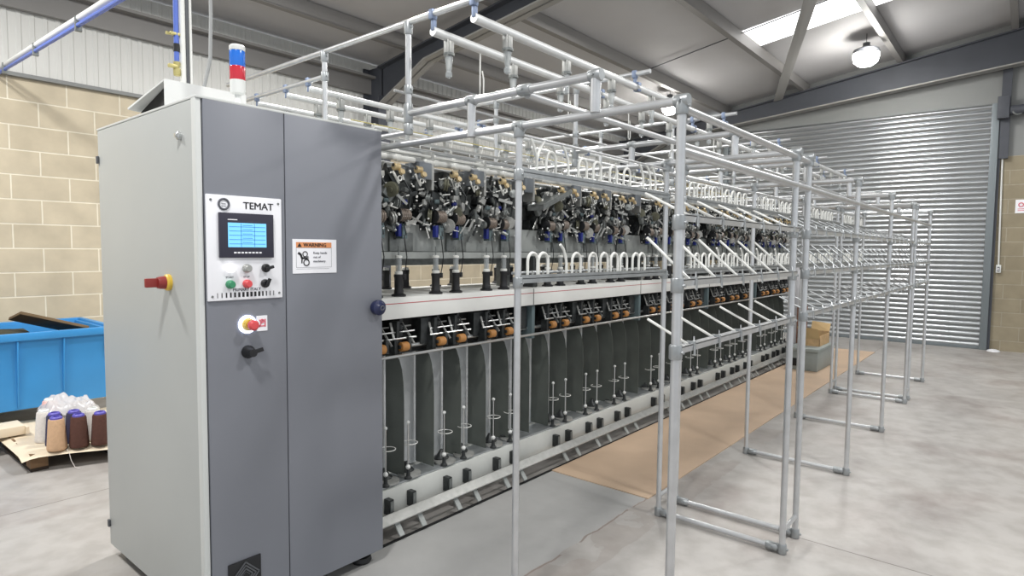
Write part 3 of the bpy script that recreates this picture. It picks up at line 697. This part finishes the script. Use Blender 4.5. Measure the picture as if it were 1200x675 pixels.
# peg rails along the front posts
BAYS = [(.905, 2.225, 'first bay of the creel'), (2.455, 3.69, 'second bay of the creel'), (3.69, 5.04, 'middle bay of the creel'), (5.04, 6.36, 'fourth bay of the creel'), (6.56, 7.76, 'last bay of the creel')]
LV = [('lowest', 1.225, .155, .075), ('middle', 1.450, .165, .145), ('upper', 1.665, .175, .088)]
clip_me = MB().box(-.009, .009, -.022, .010, -.004, .010, .002).bar((0, -.022, .0), (-.014, -.028, -.036), .004, .010).bar((.0, -.018, .004), (.014, -.012, .024), .004, .009).mesh('peg_clip', galv_dull)
for bi, (xa, xb, bl) in enumerate(BAYS):
    for ln, z, dy, dz in LV:
        t = thing('peg_rail', '%s peg rail with slanting white pegs on the front posts, %s' % (ln, bl), 'peg rail', ((xa+xb)/2, YF, z), 'peg rails on the front posts')
        part('rail', MB().box(xa, xb, YF-.024, YF-.020, z-.022, z+.002).box(xa, xb, YF-.024, YF+.010, z-.003, z), galv, t)
        peg_me = MB().tube((0, 0, 0), (0, dy, dz), .005 if bi == 0 else .0042, 8).mesh('peg', white_tube if bi == 0 else galv_dull)
        np_ = 6
        for i in range(np_):
            px = xa+.085+(xb-xa-.13)*i/(np_-1)*.96
            p = inst('peg', peg_me, t, (px, YF-.005, z-.002))
            inst('peg_clip', clip_me, t, (px+.012, YF-.004, z-.002))
# rails with white tube loops along the rear posts
def loop_pts(kind):
    if kind == 0: return [(.034*math.cos(a), 0, .075+.034*math.sin(a)) for a in [PI-PI*i/10 for i in range(11)]]
    return None
lp = [(-.034, 0, 0), (-.034, 0, .045)]+[(.034*math.cos(PI-PI*i/10), 0, .062+.036*math.sin(PI-PI*i/10)) for i in range(11)]+[(.034, 0, .045), (.034, 0, 0)]
loop_me = MB().path(lp, .0062, 7).mesh('tube_loop', white_tube)
half_me = MB().path([(.03, 0, 0), (.03, 0, .05), (.022, 0, .085), (.004, 0, .115), (-.02, 0, .135)], .0062, 7).mesh('bent_tube', white_tube)
fork_me = MB().path([(0, 0, 0), (0, 0, .05), (.012, 0, .085), (.035, 0, .12), (.05, 0, .135)], .006, 7).path([(0, 0, .03), (-.006, 0, .075), (-.02, 0, .105), (-.042, 0, .135)], .006, 7).mesh('forked_tube', white_tube)
eye_me = MB().box(-.018, .018, -.012, .014, -.012, .012, .003).tube((0, 0, .012), (0, 0, .03), .005, 6).mesh('tube_socket', mlight)
blk_me = MB().lathe([(.03, 0), (.028, .022), (.018, .026)], (0, 0, 0), n=12).mesh('black_foot', black)
for bi, (xa, xb, bl) in enumerate(BAYS):
    for ln, z in (('lower', 1.428), ('upper', 1.858)):
        t = thing('loop_rail', '%s rail carrying small white tube arches on the rear posts, %s' % (ln, bl), 'tube rail', ((xa+xb)/2, YB, z), 'tube rails on the rear posts')
        part('rail', MB().box(xa, xb, YB-.018, YB-.015, z-.02, z+.014).box(xa, xb, YB-.018, YB+.02, z-.003, z).tube((xa, YB+.03, z+.02), (xa+.001+(xb-xa), YB+.03, z+.02), .006, 8), galv_dull, t)
        if ln == 'lower':
            if bi == 0: items = [(1.0, 0), (1.073, 0), (1.216, 1), (1.325, 0), (1.465, 0), (1.566, 0), (1.663, 0), (1.757, 0), (1.883, 0), (1.950, 0)]
            else: items = [(xa+.1+.112*i, 0 if i % 4 else 1) for i in range(10)]
        else:
            if bi == 0: items = [(1.02, 2), (1.12, 0), (1.22, 1), (1.365, 0), (1.489, 0), (1.639, 0), (1.774, 0), (1.918, 1), (2.0, 1), (2.06, 1)]
            else: items = [(xa+.11+.115*i, 0 if i % 5 != 4 else 1) for i in range(9)]
        for x, kd in items:
            inst(('tube_loop', 'bent_tube', 'forked_tube')[kd], (loop_me, half_me, fork_me)[kd], t, (x, YB-.002, z+.006))
            inst('tube_socket', eye_me, t, (x, YB-.002, z))
# long horizontal pipes tying the frames together
def pipe(lab, p0, p1, r=RP, m=galv, name='tie_pipe', cat='pipe'):
    c = (Vector(p0)+Vector(p1))/2
    return tag(part(name, MB().tube(p0, p1, r, 12), m, org=c), lab, cat, 'long pipes tying the creel frames')
pipe('front tie pipe between the tops of the first two front posts', (.905, YF, 2.015), (2.455, YF, 2.015), .0135)
pipe('long front tie pipe running along the whole row below the tops of the front posts', (.905, YF, 1.875), (7.76, YF, 1.875), .0165)
pipe('long rear tie pipe under the tops of the rear posts, beginning at the second frame', (2.225, YB, 1.985), (7.76, YB, 1.985), .010)
pipe('short thin rod between the tops of the first two rear posts', (.905, YB, 2.005), (2.225, YB, 2.005), .006)
pipe('raised tie pipe above the rear posts, starting from the first raised cross bar', (.905, -.84, 2.155), (7.75, -.84, 2.155), .0155)

# ---------------------------------------------------------------- overhead racks on the machine
cl_b = mat('clamp_blue', (128, 142, 168), .42, .35)
ST = [.89, 2.27, 3.66, 5.03, 6.39, 7.75]
ORD = ['first', 'second', 'third', 'fourth', 'fifth', 'last']
for k, x in enumerate(ST):
    t = thing('overhead_rack', '%s overhead pipe rack rising from the machine top%s' % (ORD[k], ', just behind the control cabinet' if k == 0 else ' counted from the control cabinet'), 'pipe rack', (x, .2, 2.05), 'overhead pipe racks')
    part('rack_post', MB().tube((x, .53, 2.04), (x, .53, 2.58), .014, 12), galv, t)
    part('rack_post', MB().tube((x, -.145, 2.08), (x, -.145, 2.58), .0145, 12), galv, t)
    part('high_bar', MB().tube((x, -.66, 2.585), (x, 1.62, 2.585), .0135, 12), galv, t)
    part('middle_bar', MB().tube((x, .53, 2.455), (x, 1.62, 2.455), .0125, 12), galv, t)
    part('raised_bar', MB().tube((x, -.12, 2.172), (x, -1.185, 2.172), .0165, 12), galv, t)
    part('lower_bar', MB().tube((x, -.13, 2.085), (x, .95, 2.085), .0125, 12), galv, t)
    mb = MB()
    clamp(t, (x, .53, 2.56), (0, 0, 1), .020, .06); clamp(t, (x, -.145, 2.56), (0, 0, 1), .020, .06); clamp(t, (x, .53, 2.455), (0, 0, 1), .020, .05)
    clamp(t, (x, -.145, 2.172), (0, 0, 1), .021, .09); clamp(t, (x, -.145, 2.28), (0, 0, 1), .02, .04); clamp(t, (x, -.55, 2.172), (0, 1, 0), .022, .05); clamp(t, (x, -1.165, 2.172), (0, 1, 0), .023, .05); clamp(t, (x, -.84, 2.172), (0, 1, 0), .022, .06)
    clamp(t, (x, -.145, 2.10), (0, 0, 1), .022, .05)
    part('short_post', MB().tube((x, -.55, 2.02), (x, -.55, 2.172), .0185, 12), galv, t)
    part('short_post', MB().tube((x, -1.165, 2.04), (x, -1.165, 2.172), .0195, 12), galv, t)
    for y in (1.25, .92, .69): part('blue_clamp', MB().box(x-.011, x+.011, y-.014, y+.014, 2.43, 2.475, .004).box(x-.004, x+.014, y-.006, y+.006, 2.40, 2.44, .002), cl_b, t)
    for y in (-.31, -.56): part('blue_clamp', MB().box(x-.016, x+.016, y-.013, y+.013, 2.56, 2.604, .004).box(x-.006, x+.016, y-.008, y+.008, 2.515, 2.57, .002), cl_b, t)
# horizontal tubes carried by the racks, with hanging yarn sensors
def hanger(t, x, y, z):
    b = part('yarn_sensor', MB().box(x-.012, x+.018, y-.016, y+.016, z-.062, z-.006, .003).box(x-.022, x-.013, y-.013, y+.013, z-.075, z+.0, .002), mlight, t)
    part('sensor_collar', MB().lathe([(.020, -.074), (.026, -.071), (.026, -.060), (.018, -.056)], (x, y, z), n=12), mgrey, b)
    part('sensor_funnel', MB().lathe([(.019, -.068), (.019, -.085), (.014, -.125), (.011, -.140), (.017, -.150), (.015, -.166), (.004, -.172)], (x, y, z), n=12), glass_t, b)
    part('sensor_core', MB().lathe([(.009, -.07), (.008, -.11), (.004, -.13)], (x, y, z), n=8), white_tube, b)
BL = ['over the first bay', 'over the second bay', 'over the third bay', 'over the fourth bay', 'over the last bay']
for k in range(5):
    xa, xb = ST[k], ST[k+1]
    for nm, y, z, r in (('outer high', -.56, 2.512, .0205), ('inner high', -.31, 2.510, .0205), ('front low', .69, 2.415, .0165), ('middle low', .92, 2.415, .0165), ('rear low', 1.25, 2.415, .0165)):
        t = thing('overhead_tube', '%s horizontal tube of the overhead racks with hanging yarn sensors, %s' % (nm, BL[k]), 'pipe', ((xa+xb)/2, y, z), 'tubes hung between the overhead racks')
        part('tube', MB().tube((xa, y, z), (xb+.03, y, z), r, 12), pale, t)
        part('end_fitting', MB().box(xb+.015, xb+.05, y-.018, y+.018, z-.022, z+.03, .004), MATS['clamp_blue'], t)
        xs = [xa+.10, xa+.56, xa+.98] if nm == 'inner high' else [xa+.22, xa+.68, xa+1.12] if nm == 'outer high' else [xa+.21, xa+.57, xa+.9]
        for x in xs: hanger(t, x, y, z-r*.6)
# thin wire hooks hanging down from the high tubes
hk = 0
HL = ['first', 'second', 'third', 'fourth', 'fifth', 'sixth', 'seventh', 'last']
for x in (1.0, 1.75, 2.45, 3.1, 3.9, 4.6, 5.4, 6.2):
    y = -.31+.0
    pts = [(x+.2, y, 2.505), (x+.2, y, 2.30)]+[(x+.2+.013-.013*math.cos(PI*i/6), y, 2.30-.013*math.sin(PI*i/6)) for i in range(1, 7)]+[(x+.226, y, 2.37), (x+.215, y, 2.41)]
    tag(part('wire_hook', MB().path(pts, .0035, 6), white_tube, org=(x+.2, y, 2.4)), 'thin pale wire hook hanging from the inner high tube, %s from the cabinet' % HL[hk], 'hook', 'wire hooks'); hk += 1
tag(part('thin_rod', MB().tube((.86, -.08, 2.282), (7.7, -.08, 2.282), .007, 8), galv, org=(4, -.08, 2.28)), 'thin steel rod running through the overhead racks beside their front posts', 'rod')
tag(part('thread_bar', MB().tube((.89, .30, 2.20), (7.75, .30, 2.20), .0032, 8), brass_y, org=(4, .3, 2.2)), 'thin yellowish bar running along the machine under the overhead racks', 'rod')

# ---------------------------------------------------------------- services
t = thing('service_drop', 'bundle of air pipe and conduits dropping from above into the cabinet top', 'pipes', (.18, .55, 2.1))
zt = roof_z(.55)-.002
ap = part('air_pipe', MB().tube((.152, .55, 2.36), (.152, .55, zt), .0105, 12), air_blue, t)
part('valve', MB().lathe([(.013, 0), (.015, .01), (.015, .03), (.01, .035), (.014, .05), (.014, .06)], (.150, .545, 2.30), n=12).box(.112, .15, .53, .55, 2.33, 2.345, .003), brass_y, ap)
part('pipe_sleeve', MB().tube((.152, .55, 2.405), (.152, .55, 2.44), .0125, 12), black, ap)
part('pipe_clip', MB().box(.125, .165, .54, .56, 2.475, 2.487, .002).lathe([(.006, 0), (.008, .012)], (.122, .55, 2.478), (-1, 0, 0), 8), brass_y, ap)
part('conduit', MB().tube((.178, .55, 2.10), (.178, .55, zt), .0125, 12), white_tube, t)
part('dark_pipe', MB().tube((.199, .555, 2.10), (.199, .555, zt), .0095, 10), dark_pipe, t)
part('thin_conduit', MB().tube((.214, .55, 2.12), (.2105, .55, zt), .006, 8), white_tube, t)
tag(part('hanging_cable', MB().path([(.222, .54, 2.105), (.235, .54, 2.17), (.262, .53, 2.28), (.285, .52, 2.40), (.292, .52, 2.60), (.292, .52, 3.2), (.292, .52, roof_z(.52)-.002)], .0085, 8), cable_g, org=(.25, .53, 2.3)), 'grey flexible cable hanging beside the pipe bundle above the cabinet', 'cable')
p0, p1 = (.30, WY, 3.09), (.165, .60, 2.80)
t = thing('pipe_run', 'sloping pale trunking with a blue air pipe from the block wall towards the cabinet', 'pipes', (.3, WY, 3.05))
part('trunking', MB().tube((.31, WY, 3.10), (.17, .50, 2.82), .021, 12), white_paint, t)
b = part('air_pipe', MB().tube((.30, WY, 3.055), (.16, .50, 2.775), .013, 10), air_blue, t)
for f in (.1, .36, .62):
    c = Vector((.30, WY, 3.065)).lerp(Vector((.165, .5, 2.785)), f); part('pipe_clip', MB().box(c.x-.018, c.x+.018, c.y-.012, c.y+.012, c.z-.045, c.z+.045, .004), mgrey, b)
# high-bay lamps
def lamp(x, y, z, r, lab, e):
    t = thing('high_bay_lamp', lab, 'lamp', (x, y, z), 'high bay lamps')
    part('housing', MB().lathe([(r*.95, 0), (r, .02), (r*.9, .06), (r*.4, .10), (.05, .11), (.05, .16), (.0, .16)], (x, y, z), n=28), lamp_b, t)
    part('lens', MB().lathe([(r*.93, 0), (r*.95, -.05), (r*.85, -.12), (r*.55, -.17), (0, -.185)], (x, y, z), n=28), lamp_e, t)
    part('suspension', MB().tube((x, y, z+.16), (x, y, roof_z(y)), .006, 6), dark_pipe, t)
    l = bpy.data.lights.new('lamp_light', 'POINT'); l.energy = e; l.shadow_soft_size = r; l.color = (1, .985, .96)
    o = bpy.data.objects.new('lamp_light', l); COL.objects.link(o); o.location = (x, y, z-.42)
lamp(9.736, -.37, 4.568, .19, 'bright round high bay lamp hanging under the roof near the skylight', 22)
lamp(9.184, 2.558, 4.129, .15, 'bright distant high bay lamp glowing behind the top of the first creel frame', 12)
tag(part('sagging_wire', MB().path([(7.985, 2.358, 4.42), (7.93, 1.275, 4.585), (7.85, -.2, 4.80), (7.83, -.62, 4.86)], .008, 6), dark_pipe, org=(7.9, 1, 4.6)), 'thin dark wire strung beneath the roof sheets', 'wire')

# ---------------------------------------------------------------- left background: bin, pallet, cones
BN = thing('storage_bin', 'large blue plastic bin on feet by the block wall behind the cabinet', 'bin', (-.35, 4.05, 0))
def ring_box(x0, x1, y0, y1, z): return [(x0, y0, z), (x1, y0, z), (x1, y1, z), (x0, y1, z)]
vs = ring_box(-1.34, .76, 3.64, 4.46, .25)+ring_box(-1.42, .80, 3.59, 4.53, .84)+ring_box(-1.39, .77, 3.62, 4.50, .84)+ring_box(-1.31, .73, 3.67, 4.43, .28)
fs = [(3, 2, 1, 0)]
for a, b in ((0, 4), (4, 8), (8, 12)): fs += [(a+i, a+(i+1) % 4, b+(i+1) % 4, b+i) for i in range(4)]
fs += [(12, 13, 14, 15)]
part('tub', MB().add(vs, fs), bin_blue, BN, smooth=0)
mb = MB()
mb.box(-1.46, .84, 3.56, 3.60, .80, .862, .012).box(-1.46, .84, 4.51, 4.56, .80, .862, .012).box(-1.46, -1.41, 3.56, 4.56, .80, .862, .012).box(.80, .845, 3.56, 4.56, .80, .862, .012)
part('rim', mb, bin_blue, BN)
for x in (-.95, -.4, .15, .45): part('rib', MB().bar((x, 3.653, .27), (x, 3.592, .80), .05, .012, .004), bin_blue, BN)
for x in (-1.2, .5):
    for y in (3.76, 4.36): part('foot', MB().box(x-.06, x+.06, y-.05, y+.05, 0, .25, .01), black, BN)
part('latch', MB().box(.745, .785, 3.575, 3.592, .66, .78, .005), black, BN)
t = part('scrap_board', MB().obox((.46, 4.02, .88), (.50, .30, .025), Matrix.Rotation(.33, 3, 'Y') @ Matrix.Rotation(-.25, 3, 'X'), .004), card_d, org=(.36, 4, .8))
tag(t, 'worn brown board sticking out of the blue bin', 'board')
mb = MB(); 
for i in range(9):
    for j in range(7): pass
def cloth(fn, nu, nv, th=0):
    vs = [fn(i/(nu-1), j/(nv-1)) for i in range(nu) for j in range(nv)]
    return MB().add(vs, [(i*nv+j, (i+1)*nv+j, (i+1)*nv+j+1, i*nv+j+1) for i in range(nu-1) for j in range(nv-1)])
t = part('dark_sack', cloth(lambda u, v: (-1.2+1.55*u, 3.68+.7*v, .80+.19*math.sin(PI*v)**.6*(1-u**5)*(.8+.2*math.sin(5*u+1))+.012*math.sin(9*u+5*v)), 26, 14), olive_d, org=(-.4, 4, .8), smooth=80)
tag(t, 'heap of dark olive cloth lying inside the blue bin', 'cloth')
PL = thing('pallet', 'wooden pallet on the floor left of the cabinet, under a beige sheet', 'pallet', (.5, 3.1, 0))
for i in range(6): part('top_board', MB().box(.03, 1.15, 2.76+.145*i, 2.76+.145*i+.10, .098, .118, .002), wood, PL)
for x in (.08, .55, 1.07):
    for y in (2.81, 3.1, 3.5): part('block', MB().box(x-.05, x+.05, y-.05, y+.06, .02, .098), wood, PL)
for x in (.03, .50, 1.02): part('bottom_board', MB().box(x, x+.10, 2.75, 3.57, 0, .02), wood_d, PL)
def sheet(u, v):
    x = -.02+1.24*u; y = 2.735-.36*min(x, .9)*(1-v)+1.03*v
    z = .124+.006*math.sin(11*u)*math.sin(7*v+1)
    if v < .07: z -= (.07-v)*.35
    if u < .05: z -= (.05-u)*.4
    return (x, y, z)
tag(part('beige_sheet', cloth(sheet, 30, 24), canvas, org=(.5, 3.1, .12), smooth=80), 'beige cardboard sheet spread over the pallet under the yarn cones', 'sheet')
# second flat pallet load behind
tag(part('flat_carton', MB().box(-.55, .12, 3.30, 3.52, .135, .20, .004).obox((.13, 3.33, .165), (.02, .10, .05)), canvas, org=(-.2, 3.4, .1)), 'flat beige carton lying at the back left edge of the pallet', 'carton')
def cone(x, y, m, lab, h=.215, rb=.060, rt=.047, tip=True, group='yarn cones on the pallet', z=.128):
    t = thing('yarn_cone', lab, 'yarn cone', (x, y, z), group)
    part('yarn', MB().lathe([(rb*.94, 0), (rb, .006), (rb, .02), (rt, h-.01), (rt*.92, h)], (x, y, z), n=20), m, t)
    part('cone_tip', MB().lathe([(rt*.80, h), (rt*.78, h+.010), (rt*.62, h+.018), (rt*.45, h+.018), (rt*.45, h+.003)], (x, y, z), n=16), cone_tip if tip else white_tube, t)
cone(.178, 2.735, yarn_beige, 'beige yarn cone at the front left corner of the pallet')
cone(.30, 2.70, yarn_brown, 'dark brown yarn cone next to the beige one, second in the front row')
cone(.42, 2.66, yarn_brown, 'dark brown yarn cone beside the cabinet edge, third in the front row')
cone(.20, 2.87, yarn_navy, 'dark blue-grey yarn cone just behind the beige cone')
cone(.175, 3.02, yarn_white, 'white yarn cone at the left rear of the cone group', tip=False)
cone(.235, 3.12, yarn_pink, 'pale pink yarn cone standing taller behind the plastic wrap', h=.27, tip=False)
cone(.31, 2.84, yarn_navy, 'dark blue-grey yarn cone behind the second brown cone')
cone(.42, 2.82, yarn_white, 'white yarn cone behind the rightmost brown cone', tip=False)
cone(.30, 3.0, yarn_white, 'white yarn cone in the middle under the plastic wrap', tip=False)
cone(.42, 3.02, yarn_white, 'white yarn cone at the right rear under the plastic wrap', tip=False)
def wrap(u, v):
    x = .17+.34*u; y = 2.93+.27*v
    z = .372+.012*math.sin(13*u+3)*math.cos(9*v)+.06*math.exp(-((u-.35)**2+(v-.7)**2)*9)
    e = min(u, 1-u, v, 1-v)
    if e < .12: z -= (.12-e)*(.6 if v < .15 else .5)
    z += .008*math.sin(31*u+9*v)+.006*math.sin(23*v-17*u)
    return (x, y, z)
tag(part('plastic_wrap', cloth(wrap, 26, 20), bag_m, org=(.3, 3, .4), smooth=80), 'crumpled clear plastic wrap draped over the rear yarn cones', 'plastic wrap')
tag(part('loose_thread', MB().path([(.215, 2.66, .135), (.225, 2.645, .11), (.23, 2.63, .06), (.245, 2.60, .012), (.27, 2.58, .004)], .0018, 5), yarn_white, org=(.24, 2.57, .06)), 'loose white thread trailing from the pallet to the floor', 'thread')

# ---------------------------------------------------------------- far end: crate, carton, panel
t = thing('crate', 'grey plastic crate standing on the tan sheet at the far end', 'crate', (7.95, -.2, .006))
part('shell', MB().box(7.52, 8.38, -.385, -.02, .006, .255, .012), crate_g, t)
part('lid', MB().box(7.50, 8.40, -.40, -.01, .255, .30, .012), crate_g, t)
part('handle_hole', MB().box(7.505, 7.525, -.17, -.08, .06, .16, .004), black, t)
t = thing('open_carton', 'torn open brown cardboard carton sitting on the grey crate', 'carton', (8.05, -.22, .30))
part('carton_body', MB().box(7.78, 8.3, -.34, -.335, .30, .44).box(7.78, 8.3, -.10, -.095, .30, .44).box(7.78, 7.785, -.34, -.095, .30, .40).box(8.295, 8.3, -.34, -.095, .30, .46), rope, t, smooth=0)
part('carton_flap', MB().quad((7.78, -.34, .40), (7.78, -.10, .40), (7.68, -.08, .56), (7.70, -.33, .54)), card, t, smooth=0)
part('carton_flap', MB().quad((8.3, -.34, .46), (8.3, -.10, .46), (8.36, -.1, .58), (8.36, -.34, .56)), card, t, smooth=0)
t = thing('end_panel', 'narrow upright white and brown panel at the far end of the machine', 'panel', (8.44, .1, 0))
part('white_board', MB().box(8.42, 8.44, .105, .165, .0, 1.34, .003), panel_w, t)
part('brown_board', MB().box(8.40, 8.42, -.02, .12, .0, .78, .003), mat('brown_board', (150, 112, 96), .7, 0, .1, 8), t)

# ---------------------------------------------------------------- back wall fittings
t = thing('wall_switch', 'white switch box on a vertical conduit on the block wall right of the shutter', 'switch', (BX, -2.05, 1.3))
sw = part('switch_box', MB().box(BX-.04, BX, -2.085, -2.02, 1.25, 1.375, .006), white_paint, t)
part('switch_key', MB().box(BX-.046, BX-.04, -2.068, -2.037, 1.27, 1.345, .003), ink_g, sw)
part('switch_button', MB().lathe([(.009, 0), (.009, .004)], (BX-.046, -2.052, 1.32), (-1, 0, 0), 10).lathe([(.009, 0), (.009, .004)], (BX-.046, -2.052, 1.295), (-1, 0, 0), 10), panel_w, sw)
part('conduit', MB().tube((BX-.02, -2.05, 1.375), (BX-.02, -2.01, 3.72), .012, 8), white_tube, t)
t = thing('shutter_motor', 'dark roller shutter motor with chain wheel above the right end of the door', 'motor', (BX-.1, -2.1, 3.78))
part('motor_body', MB().lathe([(.05, 0), (.075, .01), (.075, .2), (.05, .21)], (BX-.12, -2.08, 3.78), (0, -1, 0), 16).box(BX-.2, BX, -2.08, -1.93, 3.66, 4.0, .01), portal_m, t)
part('chain_wheel', MB().torus((BX-.16, -2.18, 3.76), .06, .014, (1, .3, 0), 16, 6).box(BX-.18, BX-.1, -2.36, -2.26, 3.7, 3.84, .01), mgrey, t)
t = thing('notice', 'small white notice on the block wall at the right edge', 'sign', (BX, -2.28, 2.28))
part('plate', MB().box(BX-.008, BX, -2.36, -2.215, 2.19, 2.40), panel_w, t)
part('notice_print', MB().torus((BX-.01, -2.285, 2.32), .03, .008, (1, 0, 0), 16, 5).box(BX-.0095, BX-.008, -2.33, -2.245, 2.225, 2.235).box(BX-.0095, BX-.008, -2.33, -2.245, 2.25, 2.26), pink_ink, t)
tag(part('floor_rag', MB().lathe([(.09, 0), (.08, .02), (.04, .035), (0, .036)], (BX-.16, -2.05, 0), n=9), panel_w, org=(BX-.16, -2.05, 0)), 'small white scrap on the floor at the foot of the shutter guide', 'scrap')

# ---------------------------------------------------------------- lights
def area(x, y, z, s, e, rot=(0, 0, 0), c=(1, .985, .96)):
    l = bpy.data.lights.new('ceiling_light', 'AREA'); l.shape = 'DISK'; l.size = s; l.energy = e; l.color = c
    o = bpy.data.objects.new('ceiling_light', l); COL.objects.link(o); o.location = (x, y, z); o.rotation_euler = rot
for x, y, e in ((-1.5, -1.5, 130), (2.2, -3.2, 130), (2.3, 1.7, 120), (6.2, -3.4, 85), (5.6, 1.3, 70), (-1.5, 2.6, 140), (9.3, -.6, 60)):
    area(x, y, min(roof_z(y)-.25, 4.75), .5, e)
w = bpy.data.worlds.new('world'); scn.world = w; w.use_nodes = True
w.node_tree.nodes['Background'].inputs[0].default_value = (.92, .96, 1., 1); w.node_tree.nodes['Background'].inputs[1].default_value = .75
scn.view_settings.view_transform = 'Standard'; scn.view_settings.look = 'None'; scn.view_settings.exposure = .08; scn.view_settings.gamma = 1.
scn.cycles.use_denoising = True
scn.cycles.max_bounces = 6; scn.cycles.diffuse_bounces = 3; scn.cycles.glossy_bounces = 3; scn.cycles.transparent_max_bounces = 12

# ---------------------------------------------------------------- camera
cam = bpy.data.cameras.new('camera'); co = bpy.data.objects.new('camera', cam); COL.objects.link(co)
right = Vector((0.6409748, -0.76750556, 0.00930199)); down = Vector((-0.04173302, -0.04694876, -0.99802513)); fwd = Vector((0.76642655, 0.63932076, -0.0621233))
Mx = Matrix((right, -down, -fwd)).transposed().to_4x4(); Mx.translation = (-1.0267, -2.3811, 1.5441)
co.matrix_world = Mx
cam.sensor_fit = 'HORIZONTAL'; cam.sensor_width = 36; cam.lens = 720.43/1200*36; cam.clip_start = .05; cam.clip_end = 100
scn.camera = co
